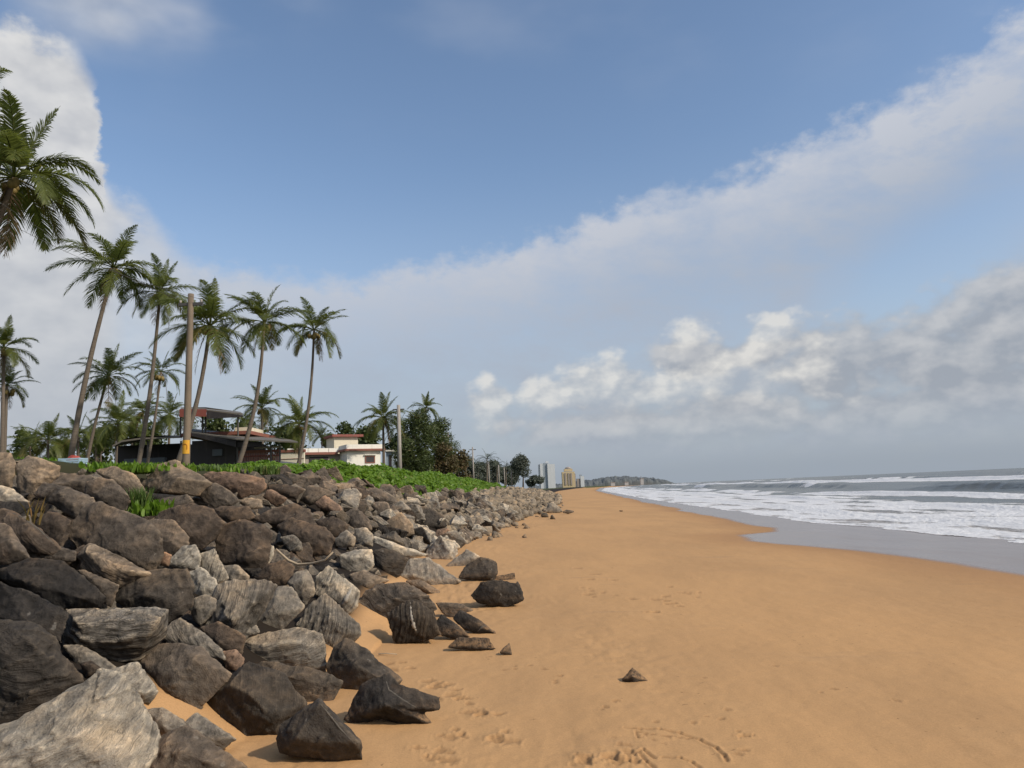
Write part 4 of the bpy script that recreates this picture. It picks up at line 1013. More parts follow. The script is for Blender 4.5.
for i, (px, t, yy, w, lab) in enumerate([(20, 430, 66, 40, 'dark bush at far left behind the palms'), (65, 440, 70, 40, 'dark bush behind the young palm clump'), (100, 430, 72, 46, 'dark bush left of the awning'), (150, 432, 76, 44, 'dark bush behind the leftmost awning'),
                                         (218, 418, 88, 40, 'dark tree seen under the upper roof of the pavilion'), (248, 420, 90, 40, 'dark tree behind the pavilion roof'), (285, 428, 92, 44, 'dark tree between the pavilion and the cream house'),
                                         (330, 436, 104, 30, 'low tree behind the flat roof of the cream house'), (347, 424, 112, 26, 'round tree top showing over the cream house'), (366, 428, 106, 36, 'tree behind the right side of the cream house'),
                                         (398, 436, 100, 30, 'dark tree behind the grey pole'), (410, 440, 96, 30, 'dark bush at the left foot of the feathery trees')]):
    tree('broad_tree', lab, px, t, 470, yy, w, M_TREE, 60 + i, 3600, .3, group='trees behind the buildings')

# ------------------------------------------------------------------ creeper bank (uncountable)
rs = np.random.RandomState(3)
def creeper_points(n):
    yv = 19.5 + (95 - 19.5) * rs.uniform(0, 1, n) ** 1.7
    lo = np.interp(yv, LO_Y, LO_S) - .06 + .07 * fbm2(yv * .5, yv * 0, 3, 3.0) - .02
    s = lo + rs.uniform(0, 1, n) ** 1.0 * (1.6 - lo)
    x = toe(yv) - s * (toe(yv) - crest(yv)); return x, yv, s, lo
def creeper_h(x, y, s, lo): return sstep(0, .3, s - lo) * (.34 + .2 * fbm2(x * .7, y * .45, 3, 12.0)) * np.interp(y, [19.5, 23, 27, 60, 95], [.0, .3, 1, 1.3, .9])
n = 95000
x, yv, s, lo = creeper_points(n)
clump = fbm2(x * 1.3, yv * 1.0, 3, 15.0)
z = terrain(x, yv) + creeper_h(x, yv, s, lo) + rs.uniform(-.12, .10, n) + clump * .12 + .06
sz = rs.uniform(.045, .085, n) * np.interp(yv, [20, 95], [1.0, 2.2])
nrm = rs.normal(size=(n, 3)) * .55 + np.array([.25, -.3, 1.0]); nrm /= np.linalg.norm(nrm, axis=1)[:, None]
a = np.cross(nrm, rs.normal(size=(n, 3))); a /= np.linalg.norm(a, axis=1)[:, None]; b = np.cross(nrm, a)
c = np.stack([x, yv, z], 1); Vv = np.zeros((n * 4, 3))
Vv[0::4] = c - a * sz[:, None]; Vv[1::4] = c + b * sz[:, None] * .85; Vv[2::4] = c + a * sz[:, None]; Vv[3::4] = c - b * sz[:, None] * .85
cme = mesh_np('creeper', Vv, np.arange(n * 4).reshape(-1, 4))
cr = link('creeper', cme, M_CREEP); tag(cr, 'bright green beach creeper spread over the crest of the sea wall', 'creeper', None, 'stuff')

def grass_tuft(px, py, y, w, h, label, mat=M_GRASS, n=220, seed=1, leafy=False, zoff=0.0):
    rnd = random.Random(seed); B_ = at(px, py, y); B_.z += zoff; V_, F_ = [], []
    for k in range(n):
        x, yy = max(-.6, min(.6, rnd.gauss(0, .36))) * w, max(-.5, min(.5, rnd.gauss(0, .3))) * w; hh = h * rnd.uniform(.4, 1.1); a = rnd.uniform(0, 6.28); ln = rnd.uniform(.1, .6) * hh
        p0 = Vector((x, yy, -.05)); p1 = p0 + Vector((math.cos(a) * ln * .4, math.sin(a) * ln * .4, hh * .6)); p2 = p0 + Vector((math.cos(a) * ln, math.sin(a) * ln, hh))
        wv = Vector((-math.sin(a), math.cos(a), 0)) * (.03 if leafy else .009); b0 = len(V_)
        V_ += [p0 - wv * .5, p0 + wv * .5, p1 + wv, p1 - wv, p2 + wv * .1, p2 - wv * .1]; F_ += [(b0, b0 + 1, b0 + 2, b0 + 3), (b0 + 3, b0 + 2, b0 + 4, b0 + 5)]
    me = bpy.data.meshes.new('grass_tuft'); me.from_pydata(V_, [], F_); o = link('grass_tuft', me, mat); o.location = B_
    return tag(o, label, 'grass')
def tuft_on(px, py, w, h, label, mat=M_GRASS, n=220, seed=1, leafy=False, lift=.1):
    hh = hit(px, py); return grass_tuft(px, py, hh.y - .35, w, h, label, mat, n, seed, leafy)
tuft_on(139, 507, .2, .3, 'green grass tuft growing between the upper rocks', M_GRASS, 260, 3)
tuft_on(150, 512, .34, .2, 'leafy green weed at the right foot of the grass tuft', M_CREEP, 160, 4, True)
tuft_on(33, 520, .12, .26, 'thin rusty grass in a gap between rocks at upper left', M_RUSTG, 16, 5)
for i, (px, py, w, lab) in enumerate([(26, 462, 1.0, 'grass on the crest at far left'), (98, 469, 1.3, 'bright grass patch on the crest between two tan rocks'), (125, 470, .7, 'grass on the crest right of the bright patch'), (205, 469, 1.0, 'grass on the crest right of the thick pole'), (232, 471, 1.1, 'grass on the crest below the pavilion'), (150, 469, 1.0, 'grass on the crest left of the thick pole below the awning'), (62, 466, .8, 'low grass beside the small blue crate'), (255, 470, .8, 'grass on the crest where the curved palm trunk stands')]):
    grass_tuft(px, py + (1 if i in (1, 2, 5) else 3), 13.0 if i in (1, 2, 5) else 18.5, w, .17 if i in (1, 2, 5) else .22, lab, M_CREEP if i in (0, 1, 4, 5) else M_GRASS, 520, 30 + i, True)

# ------------------------------------------------------------------ poles, wires
M_POLE = paint('weathered_pole', (0.19, 0.145, 0.10), .8, .35, 2, (0.12, .09, .06), .5)
M_CONC = paint('concrete', (0.33, 0.30, 0.26), .8, .2, 2)
M_YEL = paint('yellow_paint', (0.72, 0.36, 0.02), .6, .2, 6, dirt_amt=.15)
M_REDP = paint('red_paint', (0.35, 0.05, 0.03), .6, .2, 6, dirt_amt=.15)
M_IRON = paint('dark_iron', (0.07, .065, .06), .6, .2, 4)
T = at(191, 294, 25); Bp = at(186, 466, 25); Bp = T + (Bp - T) * ((T.z - 2.3) / (T.z - Bp.z))
pole = empty('utility_pole', Bp, 'thick weathered pole with a yellow painted sign, in front of the pavilion', 'utility pole')
h = T - Bp; MB().tube([h * (i / 10) for i in range(11)], [.128 - .03 * i / 10 for i in range(11)], 14).build('shaft', M_POLE, pole, True)
MB().box(-.42, .42, -.05, .05, h.z - .42, h.z - .32, Matrix.Translation((h.x, h.y, 0))).build('crossarm', M_IRON, pole)
for sx in (-.36, 0, .36):
    MB().tube([(h.x + sx, h.y, h.z - .33), (h.x + sx, h.y, h.z - .22)], [.03, .045], 8).build('insulator', M_CONC, pole, True)
tz = (at(187, 448, 25).z - Bp.z); off = h * (tz / h.z)
M_SIGN = M_YEL
sg = MB()
segs = 10
for lvl in range(2):
    pass
arc = [(-math.pi * .5 + (k / segs - .5) * 2.4) for k in range(segs + 1)]
for (z0, z1, rr) in [(tz - .2, tz + .26, .134)]:
    for k in range(segs):
        a0, a1 = arc[k], arc[k + 1]
        q0 = Vector((math.cos(a0) * rr, math.sin(a0) * rr, 0)); q1 = Vector((math.cos(a1) * rr, math.sin(a1) * rr, 0))
        sg.poly([off + q0 + Vector((0, 0, z0 - tz)), off + q1 + Vector((0, 0, z0 - tz)), off + q1 + Vector((0, 0, z1 - tz)), off + q0 + Vector((0, 0, z1 - tz))])
plate = sg.build('sign_plate', M_YEL, pole)
mk = MB()                                           # blurred dark orange symbol on the yellow: an arch over a bar
M_SYM = paint('orange_brown_paint', (0.42, 0.13, 0.01), .6, .2, 6, dirt_amt=.1)
pts = []
for k in range(9):
    w_ = math.pi * k / 8; pts.append((math.cos(w_) * .07, .05 + math.sin(w_) * .08))
pts = [(.07, -.06)] + pts
for (u0, v0), (u1, v1) in zip(pts[:-1], pts[1:]):
    def cyl(u, v): a = -math.pi / 2 + u / .138; return off + Vector((math.cos(a) * .138, math.sin(a) * .138, v))
    mk.tube([cyl(u0, v0), cyl(u1, v1)], .012, 5)
mk.build('sign_mark', M_SYM, pole)
wires_from = [Bp + Vector((h.x + sx, h.y, h.z - .21)) for sx in (-.36, .36)]
for i, w0 in enumerate(wires_from):
    w1 = at(-60, 160 + 26 * i, 19); mb = MB(); P = []
    for k in range(15):
        t = k / 14; p = w0.lerp(w1, t); p.z -= .35 * math.sin(math.pi * t); P.append(p)
    o = mb.tube(P, .006, 5).build('overhead_wire', M_IRON, None); tag(o, ['upper', 'lower'][1 - i] + ' of two thin wires running left from the thick pole', 'wire', 'overhead wires')
def post(px, top, base, y, r, label, mat=M_CONC, arm=True, group='utility poles along the coast road', name='utility_pole'):
    T = at(px, top, y); root = empty(name, (T.x, y, 2.3), label, 'utility pole', group); hh = T.z - 2.3
    MB().tube([(0, 0, -.1), (0, 0, hh)], [r * 1.15, r * .85], 8).build('shaft', mat, root, True)
    if arm:
        MB().box(-.55, .55, -.06, .06, hh - .5, hh - .38).build('crossarm', M_IRON, root)
    return root
post(398.5, 405, 468, 72, .2, 'grey concrete pole right of the cream house')
post(448, 432, 474, 100, .13, 'thin pole rising from the brown bush')
post(472.5, 447, 476, 120, .13, 'pole at the near end of the far row')
post(488.5, 462, 480, 150, .14, 'pole in front of the largest far palm', arm=False)
post(498.5, 465, 482, 175, .14, 'pale pole right of the largest far palm', arm=False)
post(504, 467, 483, 200, .14, 'pale pole third from the lone lobed tree', arm=False)
post(511, 469, 484, 235, .14, 'last pale pole before the lone lobed tree', arm=False)

# ------------------------------------------------------------------ pavilion
M_DARKW = paint('dark_shade_boarding', (0.035, 0.03, 0.03), .8, .3, 1)  # near black paints the shade inside and under the roofs
M_REDROOF = paint('red_roof_sheet', (0.25, 0.07, 0.05), .6, .25, 1)
M_GREYROOF = paint('grey_roof_sheet', (0.16, 0.14, 0.11), .6, .25, 1)
M_CREAM = paint('cream_plaster', (0.72, 0.66, 0.50), .8, .12, .8, (0.3, .26, .2), .25)
M_WHITE = paint('white_plaster', (0.82, 0.79, 0.70), .8, .1, .8, (0.35, .3, .24), .2)
M_BROWNB = paint('red_brown_paint', (0.24, 0.09, 0.06), .7, .2, 1)
M_BLUEG = paint('blue_grey_wall', (0.10, 0.115, 0.13), .8, .2, 1)
M_GLASSD = paint('dark_window', (0.05, 0.045, 0.045), .25, .1, 1, dirt_amt=.1)
def pxz(px, py, y): p = at(px, py, y); return p.x, p.z
PY = 52.0
root = empty('pavilion', (at(215, 468, PY).x, PY, 2.3), 'open two level pavilion with dark walls and red edged roofs behind the palms', 'pavilion')
O = root.location.copy()
def L(px, py, y): p = at(px, py, y); return Vector((p.x - O.x, p.y - O.y, p.z - O.z))
# upper roof: thin slanted sheet
def roof(name, front, back, th, mat):          # front and back: lists of points left to right
    fr = front + back[::-1]; up = Vector((0, 0, th)); return MB().prism(fr, [p + up for p in fr]).build(name, mat, root)
roof('upper_roof', [L(180, 412, 50), L(206, 411, 50), L(243, 415, 50)], [L(181, 408.5, 57), L(206, 408.5, 57), L(240, 413, 57)], .10, M_GREYROOF)
MB().prism([L(179.5, 417, 49.9), L(206.5, 416.5, 49.9), L(206.5, 416.5, 50.05), L(179.5, 417, 50.05)], [L(179.5, 409, 49.9), L(206.5, 409, 49.9), L(206.5, 409, 50.05), L(179.5, 409, 50.05)]).build('fascia', M_REDROOF, root)
MB().prism([L(206.6, 419, 49.95), L(243, 417, 49.95), L(243, 417, 56), L(206.6, 419, 56)], [L(206.6, 410.5, 49.95), L(243, 415.2, 49.95), L(243, 415.2, 56), L(206.6, 410.5, 56)]).build('roof_soffit', M_DARKW, root)
for px in (180.5, 202.5, 205.5, 238):
    for yy in (51.0,):
        b0, t0 = L(px, 436, yy), L(px, 414, yy); MB().tube([b0, t0], .06, 6).build('roof_post', M_IRON, root)
# lower canopy
roof('lower_roof', [L(190, 433, 50), L(236, 440, 48.5), L(298, 443, 48.5)], [L(192, 430, 57), L(244, 434, 57), L(290, 440.5, 57)], .09, M_GREYROOF)
MB().prism([L(192, 436, 49.4), L(236, 447, 48.7), L(236, 447, 56), L(192, 436, 56)], [L(192, 433.4, 49.4), L(236, 440.6, 48.7), L(236, 440.6, 56), L(192, 433.4, 56)]).build('soffit_board', M_DARKW, root)
MB().prism([L(236.4, 447.5, 48.9), L(262, 446, 48.9), L(262, 446, 55), L(236.4, 447.5, 55)], [L(236.4, 441.2, 48.9), L(262, 442, 48.9), L(262, 442, 55), L(236.4, 441.2, 55)]).build('soffit_board', M_DARKW, root)
def pbox(name, px0, px1, py0, py1, y0, y1, mat):
    a, b_ = L(px0, py1, y0), L(px1, py0, y0); zb = min(a.z, b_.z)
    return MB().box(a.x, b_.x, y0 - O.y, y1 - O.y, zb, max(a.z, b_.z), None).build(name, mat, root, bevel=.01)
def pwall(name, px0, px1, top, bot_z, y0, y1, mat):
    a, b_ = L(px0, top, y0), L(px1, top, y0); return MB().box(a.x, b_.x, y0 - O.y, y1 - O.y, bot_z, max(a.z, b_.z)).build(name, mat, root)
pwall('dark_wall', 192, 236, 441, 0, 50.4, 56.5, M_DARKW)
pwall('floor_slab', 180, 250, 433.5, L(200, 436, 52).z, 52, 57.5, M_BROWNB)
pbox('shutter', 212, 222, 449, 456, 50.2, 50.38, M_BLUEG)
pbox('upper_room', 234.5, 250, 427, 434, 55, 58, M_CREAM)
pbox('red_roof_band', 224, 256, 434.2, 437.5, 54, 58, M_REDROOF)
pbox('railing_wall', 238, 279, 449, 453.5, 50.5, 50.8, M_BROWNB)
pbox('pale_beam', 254, 281, 446, 448.6, 51.2, 51.6, M_CREAM)
rail = MB()
for k in range(24):
    a = L(239 + k * 1.7, 462, 50.6); rail.box(a.x - .03, a.x + .03, 50.6 - O.y, 50.66 - O.y, a.z, a.z + .65)
rail.build('railing', paint('faded_red_paint', (0.36, 0.17, 0.13), .7, .2, 1), root)
pbox('rail_top', 238, 280, 455.5, 456.3, 50.5, 50.75, M_REDROOF); pbox('rail_bottom', 238, 280, 461, 462, 50.5, 50.75, M_CONC)
pwall('lower_wall', 238, 279, 462.5, 0, 50.9, 56, M_BLUEG)
pwall('back_wall', 236.5, 262, 447, 0, 56.2, 56.5, M_DARKW)
for px in (237.5, 271, 280):
    a = L(px, 445, 49.5); MB().tube([(a.x, 49.5 - O.y, 0), a], .06, 6).build('canopy_post', M_IRON, root)
# left awning
root2 = empty('awning', (at(140, 468, 54).x, 54, 2.3), 'low curved grey awning over a dark stall left of the thick pole', 'awning'); O = root2.location.copy(); root = root2
ptsf = [L(112, 447, 52), L(122, 442, 52), L(140, 439.5, 52), L(164, 438.5, 52), L(182, 438, 52)]; ptsb = [L(118, 445, 58), L(126, 440, 58), L(142, 438, 58), L(164, 437, 58), L(182, 437, 58)]
fr = ptsf + ptsb[::-1]; MB().prism(fr, [p + Vector((0, 0, .12)) for p in fr]).build('roof', M_GREYROOF, root2)
pwall('stall_wall', 118, 183, 446, 0, 55.5, 57.5, M_DARKW)
pwall('counter', 124, 165, 459, 0, 53.2, 53.5, M_BLUEG)
for px in (116, 148, 181):
    a = L(px, 441, 52.4); MB().tube([(a.x, 52.4 - O.y, 0), a], .06, 6).build('awning_post', M_IRON, root2)

# ------------------------------------------------------------------ cream house
hy = 78.0; c0 = at(347, 467, hy)
house = empty('house', (c0.x, hy, 2.3), 'cream flat roofed house with red brown ledges and one dark window', 'house', rz=R(30))
def hz(py, px=350, y=hy): return at(px, py, y).z - 2.3
zt, zl, zp, zu = hz(451), hz(449), hz(444.5), hz(434)
MB().box(0, 3.7, 0, 2.6, 0, zt).build('front_block', M_WHITE, house)
MB().box(-.35, 4.1, -.45, 2.6, zt + .003, zl + .003).build('ledge', M_BROWNB, house)
MB().box(-.1, 3.9, -.2, -.02, zl + .006, zp).box(-.1, .08, -.017, 2.6, zl + .006, zp).box(3.72, 3.9, -.017, 2.6, zl + .006, zp).build('parapet', M_WHITE, house)
w0, w1 = hz(456), hz(463.5); 
fr = MB().box(1.95, 2.07, -.06, -.003, w1, w0).box(2.95, 3.07, -.06, -.003, w1, w0).box(2.07, 2.95, -.06, -.003, w0 - .1, w0).box(2.07, 2.95, -.06, -.003, w1, w1 + .1).build('window', M_BROWNB, house)
MB().box(2.07, 2.95, -.03, -.004, w1 + .1, w0 - .1).build('pane', M_GLASSD, fr)
MB().box(1.85, 3.17, -.22, -.065, w0 + .06, w0 + .14).build('sunshade', M_WHITE, house)
MB().box(-5.6, -.004, 2.5, 8, 0, hz(452)).build('wing', paint('shaded_plaster', (.35, .3, .25), .8, .15, 1), house)  # wing plaster darkened in colour for its shaded side
MB().box(-5.8, -.36, 2.0, 2.45, hz(453), hz(450.5)).build('wing_ledge', M_BROWNB, house)
mb = MB()
for k in range(5): mb.box(-5.7 + k * 1.1, -4.65 + k * 1.1, 2.1, 2.3, hz(450.4), hz(446.5))
mb.build('wing_parapet', M_WHITE, house)
MB().box(-3.3, -1.3, 2.42, 2.496, 0, hz(455)).build('recess_shade', M_DARKW, house)  # dark panel painting the shadowed recess under the wing ledge
MB().box(-.3, 2.4, 3.6, 6.6, hz(452), zu).build('upper_room', M_CREAM, house)
MB().box(-.6, 2.9, 3.2, 7, zu + .003, zu + .26).build('roof', M_REDROOF, house)
MB().box(2.9, 4.6, 3.4, 6.4, 0, zu - 1.3).build('rear_block', M_REDROOF, house)
# cream boundary wall pieces left of the house
bw = empty('garden_wall', (at(288, 468, 66).x, 66, 2.3), 'cream garden wall with two dark bands between the pavilion and the house', 'wall'); O = bw.location.copy(); root = bw
pwall('wall', 279.5, 304, 453, 0, 66, 66.3, M_CREAM)
pbox('band', 279.5, 304, 458, 459.5, 65.94, 65.997, M_BROWNB); pbox('band', 279, 304.5, 449, 452.8, 65.9, 66.35, M_BROWNB)
# pale blue shed glimpsed right of the house
sh = empty('shed', (at(391, 468, 92).x, 92, 2.3), 'pale blue shed half hidden by the palm right of the cream house', 'shed'); O = sh.location.copy(); root = sh
pwall('wall', 386, 396, 452, 0, 92, 95, paint('pale_blue_paint', (.35, .42, .47), .7, .2, 1)); pbox('roof', 385.5, 397, 449.5, 451.6, 91.6, 95.4, M_WHITE); pbox('door', 389, 391.5, 455, 468, 91.95, 91.996, M_DARKW)

# small pale blue crate on the crest
bp = at(73, 464.5, 14.0); bp.z = float(terrain(bp.x, 14.0)) + .03
crate = empty('crate', bp, 'small pale blue crate with a red bundle behind the crest rocks by the tallest palm', 'crate')
M_CRATE = paint('pale_blue_plastic', (.36, .5, .58), .5, .2, 3)
mb = MB().box(-.2, .2, -.14, .14, 0, .015)
for zz_ in (.025, .065, .105): mb.box(-.2, .2, -.14, -.125, zz_, zz_ + .03).box(-.2, .2, .125, .14, zz_, zz_ + .03).box(-.2, -.185, -.124, .124, zz_, zz_ + .03).box(.185, .2, -.124, .124, zz_, zz_ + .03)
for sx in (-1, 1):
    for sy in (-1, 1): mb.box(sx * .19 - .012, sx * .19 + .012, sy * .13 - .008, sy * .13 + .008, .016, .14)
mb.build('slatted_box', M_CRATE, crate)
bm = bmesh.new(); bmesh.ops.create_icosphere(bm, subdivisions=3, radius=.09)
pv = np.array([v.co[:] for v in bm.verts]); nn_ = fbm(pv * 14, 3)
for v, q_ in zip(bm.verts, nn_): v.co = v.co * (1 + .25 * q_); v.co.x *= 1.3; v.co.z = v.co.z * .8 + .12
me = bpy.data.meshes.new('bundle'); bm.to_mesh(me); bm.free(); bun = link('bundle', me, M_REDP); bun.location = bp; tag(bun, 'small red cloth bundle lying in the pale blue crate', 'bundle')

# ------------------------------------------------------------------ far towers, headland
M_TOWW = paint('hazy_white_concrete', (0.62, 0.64, 0.64), .8, .06, .05, dirt_amt=.05); M_TOWG = paint('hazy_grey_glass', (0.30, 0.34, 0.37), .6, .06, .05, dirt_amt=.05)  # far building colours have the haze mixed in
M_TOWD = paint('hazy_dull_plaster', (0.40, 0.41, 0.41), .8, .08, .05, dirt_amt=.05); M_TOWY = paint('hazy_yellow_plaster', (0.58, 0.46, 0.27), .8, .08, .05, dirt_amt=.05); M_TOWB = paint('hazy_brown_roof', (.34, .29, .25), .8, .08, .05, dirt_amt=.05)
def far_root(name, px, y, label, cat): 
    p = at(px, 488, y); return empty(name, (p.x, y, 1.0), label, cat)
def fbox(rt, name, px0, px1, pt, pb, y, dy, mat, y_off=0):
    a, b_ = at(px0, pb, y), at(px1, pt, y); l = rt.location
    return MB().box(a.x - l.x, b_.x - l.x, y_off, y_off + dy, max(0, a.z - l.z), b_.z - l.z).build(name, mat, rt)
tw = far_root('tower', 547, 1500, 'tall white tower block with grey window strips and a shaded centre, far down the coast', 'tower')
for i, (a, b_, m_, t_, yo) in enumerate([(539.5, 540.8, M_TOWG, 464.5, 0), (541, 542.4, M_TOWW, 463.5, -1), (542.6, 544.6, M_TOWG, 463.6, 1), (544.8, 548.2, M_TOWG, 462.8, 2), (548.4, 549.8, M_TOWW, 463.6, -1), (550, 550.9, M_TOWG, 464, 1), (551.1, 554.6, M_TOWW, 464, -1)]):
    fbox(tw, 'facade_strip' if m_ is M_TOWW else 'window_strip', a, b_, t_, 489, 1500, 22, m_, yo)  # grey centre strips also paint the shadow between the two slabs
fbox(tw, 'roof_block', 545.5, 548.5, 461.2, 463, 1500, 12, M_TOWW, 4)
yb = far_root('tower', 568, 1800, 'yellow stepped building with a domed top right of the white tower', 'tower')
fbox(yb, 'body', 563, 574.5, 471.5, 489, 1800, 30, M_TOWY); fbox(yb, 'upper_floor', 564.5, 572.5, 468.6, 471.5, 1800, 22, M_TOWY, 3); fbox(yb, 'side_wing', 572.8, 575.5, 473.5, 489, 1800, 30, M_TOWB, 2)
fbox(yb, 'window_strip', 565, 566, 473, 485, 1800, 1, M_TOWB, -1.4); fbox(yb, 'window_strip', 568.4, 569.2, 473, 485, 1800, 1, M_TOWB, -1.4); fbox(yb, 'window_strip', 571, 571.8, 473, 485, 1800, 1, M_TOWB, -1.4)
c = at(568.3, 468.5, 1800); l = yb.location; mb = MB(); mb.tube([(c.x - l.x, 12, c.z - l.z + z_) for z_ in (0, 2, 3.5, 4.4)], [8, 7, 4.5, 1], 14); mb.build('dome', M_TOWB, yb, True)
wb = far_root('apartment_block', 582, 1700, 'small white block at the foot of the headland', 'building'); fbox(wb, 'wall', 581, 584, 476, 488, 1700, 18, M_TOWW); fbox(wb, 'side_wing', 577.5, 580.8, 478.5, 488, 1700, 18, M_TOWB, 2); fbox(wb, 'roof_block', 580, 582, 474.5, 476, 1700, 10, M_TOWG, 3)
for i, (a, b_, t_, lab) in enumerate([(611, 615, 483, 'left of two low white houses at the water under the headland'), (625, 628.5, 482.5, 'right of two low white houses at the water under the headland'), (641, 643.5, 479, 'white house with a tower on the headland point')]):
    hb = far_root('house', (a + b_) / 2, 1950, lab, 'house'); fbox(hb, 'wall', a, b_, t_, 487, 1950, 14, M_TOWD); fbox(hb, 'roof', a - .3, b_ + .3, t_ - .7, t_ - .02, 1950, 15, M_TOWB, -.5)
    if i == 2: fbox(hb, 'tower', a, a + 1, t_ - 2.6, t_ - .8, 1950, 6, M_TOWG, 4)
# wooded headland: a long ridge of lumpy tree crowns
def headland():
    n, m_ = 420, 26
    pxs = np.linspace(525, 668, n); V_ = np.zeros((n, m_, 3))
    prof = np.interp(pxs, [525, 560, 590, 600, 622, 640, 652, 662, 668], [4, 5, 8, 10.5, 11, 8.5, 7, 4, .5]) 
    y0 = 2050
    for j in range(m_):
        t = j / (m_ - 1); ang = t * math.pi
        V_[:, j, 0] = (pxs - 512) / F * y0; V_[:, j, 1] = y0 + (1 - math.cos(ang)) * 110 - 20
        V_[:, j, 2] = np.sin(ang) ** .6 * prof * y0 / F * .85
    lum = fbm2(V_[:, :, 0] / 16, V_[:, :, 1] / 16, 4, 5.0) * 4.5
    V_[:, :, 2] = np.maximum(V_[:, :, 2] + lum * np.clip(V_[:, :, 2] / 8, 0, 1), -1) + .2
    idx = np.arange(n * m_).reshape(n, m_); q = np.stack([idx[:-1, :-1], idx[1:, :-1], idx[1:, 1:], idx[:-1, 1:]], -1).reshape(-1, 4)
    me = mesh_np('headland', V_.reshape(-1, 3), q, False)
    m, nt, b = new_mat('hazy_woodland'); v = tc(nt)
    c = nmix(nt, nnoise(nt, v, .06, 5, .6), (0.085, 0.10, 0.105), (0.15, 0.16, 0.155)); nt.links.new(c, b.inputs['Base Color']); b.inputs['Roughness'].default_value = 1  # woodland colours greyed to include the haze
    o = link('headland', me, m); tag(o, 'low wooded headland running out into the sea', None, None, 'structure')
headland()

# ------------------------------------------------------------------ small litter
M_WOOD = paint('driftwood', (0.42, 0.33, 0.22), .8, .2, 8)
def stick(pxs, r, label, name='driftwood_stick', lift=.02, front=0.0):
    P = []
    for (px, py) in pxs:
        hh = hit(px, py, front); P.append(hh + Vector((0, 0, lift)))
    o = MB().tube(P, [r * (1 - .4 * i / (len(P) - 1)) for i in range(len(P))], 7).build(name, M_WOOD, None, True, origin=P[0]); return tag(o, label, 'stick')
stick([(378.5, 655.5), (387, 655), (397, 655.5)], .008, 'short pale stick lying on the sand right of the fan shaped boulder', lift=.012)
P = [(276, 549), (288, 560), (298, 564.5), (312, 563.5), (325, 560), (333, 552)]
hb = hit(300, 570).y - .55
pw = [at(px, py, hb + .15 * math.sin(i)) for i, (px, py) in enumerate(P)]
o = MB().tube(pw, [.012, .016, .017, .016, .013, .009], 7).build('driftwood_branch', M_WOOD, None, True, origin=pw[0]); tag(o, 'curved pale branch lying across the rocks under the black cave', 'branch')

# ------------------------------------------------------------------ light
SUN_AZ = math.atan2(0.80, -0.42); SUN_EL = R(36)
sdir = Vector((math.sin(SUN_AZ) * math.cos(SUN_EL), math.cos(SUN_AZ) * math.cos(SUN_EL), math.sin(SUN_EL)))
sl = bpy.data.lights.new('sun', 'SUN'); sl.energy = 3.2; sl.angle = R(1.5); sl.color = (1.0, .9, .76)
so = bpy.data.objects.new('sun', sl); COL.objects.link(so); so.rotation_euler = (-sdir).to_track_quat('-Z', 'Y').to_euler(); so.location = (20, -10, 30)

# ------------------------------------------------------------------ sky with clouds, all in compass bearing and elevation
def ae(px, py):
    d = ray(px, py).normalized(); return math.degrees(math.atan2(d.x, d.y)), math.degrees(math.asin(d.z))
world = bpy.data.worlds.new('World'); SC.world = world; world.use_nodes = True
nt = world.node_tree; bg = nt.nodes['Background']; STR = .1
bg.inputs['Strength'].default_value = STR
sky = nt.nodes.new('ShaderNodeTexSky'); sky.sky_type = 'NISHITA'; sky.sun_disc = False; sky.sun_elevation = SUN_EL; sky.sun_rotation = SUN_AZ
sky.altitude = 0; sky.air_density = 1.0; sky.dust_density = 1.2; sky.ozone_density = 1.2
g = tc(nt, 'Generated'); sx = nt.nodes.new('ShaderNodeSeparateXYZ'); nt.links.new(g, sx.inputs[0])
gx, gy, gz = (E(nt, sx.outputs[i]) for i in range(3))
AZ = gx._m('ARCTAN2', gy) * (180 / math.pi); EL = gz._m('ARCSINE') * (180 / math.pi)
def vec(a, b, c=0.0):
    n = nt.nodes.new('ShaderNodeCombineXYZ')
    for i, x in enumerate((a, b, c)):
        if isinstance(x, E): nt.links.new(x.s, n.inputs[i])
        else: n.inputs[i].default_value = x
    return n.outputs[0]
P0 = vec(AZ, EL)
nA = nnoise(nt, P0, .16, 7, .58); nB = nnoise(nt, vec(AZ, EL * 1.5, 7.0), .42, 7, .6); nW = nnoise(nt, vec(AZ * .5, EL * 1.2, 3.0), .12, 4, .5)
nC = nnoise(nt, vec(AZ * .8 + EL * .35, EL * 1.6, 21.0), .3, 6, .6)
# edge of the great bank of cloud
edge_px = [(-300, 10), (0, 12), (60, 30), (88, 62), (102, 120), (114, 190), (150, 212), (175, 238), (210, 258), (270, 264), (330, 272), (390, 264), (440, 255), (500, 243), (560, 225), (640, 192), (700, 174), (740, 165), (820, 125), (870, 102), (960, 52), (1024, 8), (1150, -60)]
fc = nt.nodes.new('ShaderNodeFloatCurve'); cv = fc.mapping.curves[0]
A0, A1, E0, E1 = -50, 50, 0, 45
pts = [((ae(*p)[0] - A0) / (A1 - A0), min(1, max(0, (ae(*p)[1] - E0) / (E1 - E0)))) for p in edge_px]
pts = [(max(0, min(1, a)), b) for a, b in pts]
cv.points[0].location = (0, pts[0][1]); cv.points[-1].location = (1, pts[-1][1])
for a, b in pts[1:-1]: cv.points.new(a, b)
for p in cv.points: p.handle_type = 'AUTO'
fc.mapping.update()
azw = (AZ + (nB - .5) * 3.2 - A0) / (A1 - A0)
nt.links.new(azw.clamp().s, fc.inputs['Value'])
edge = E(nt, fc.outputs[0]) * (E1 - E0) + E0
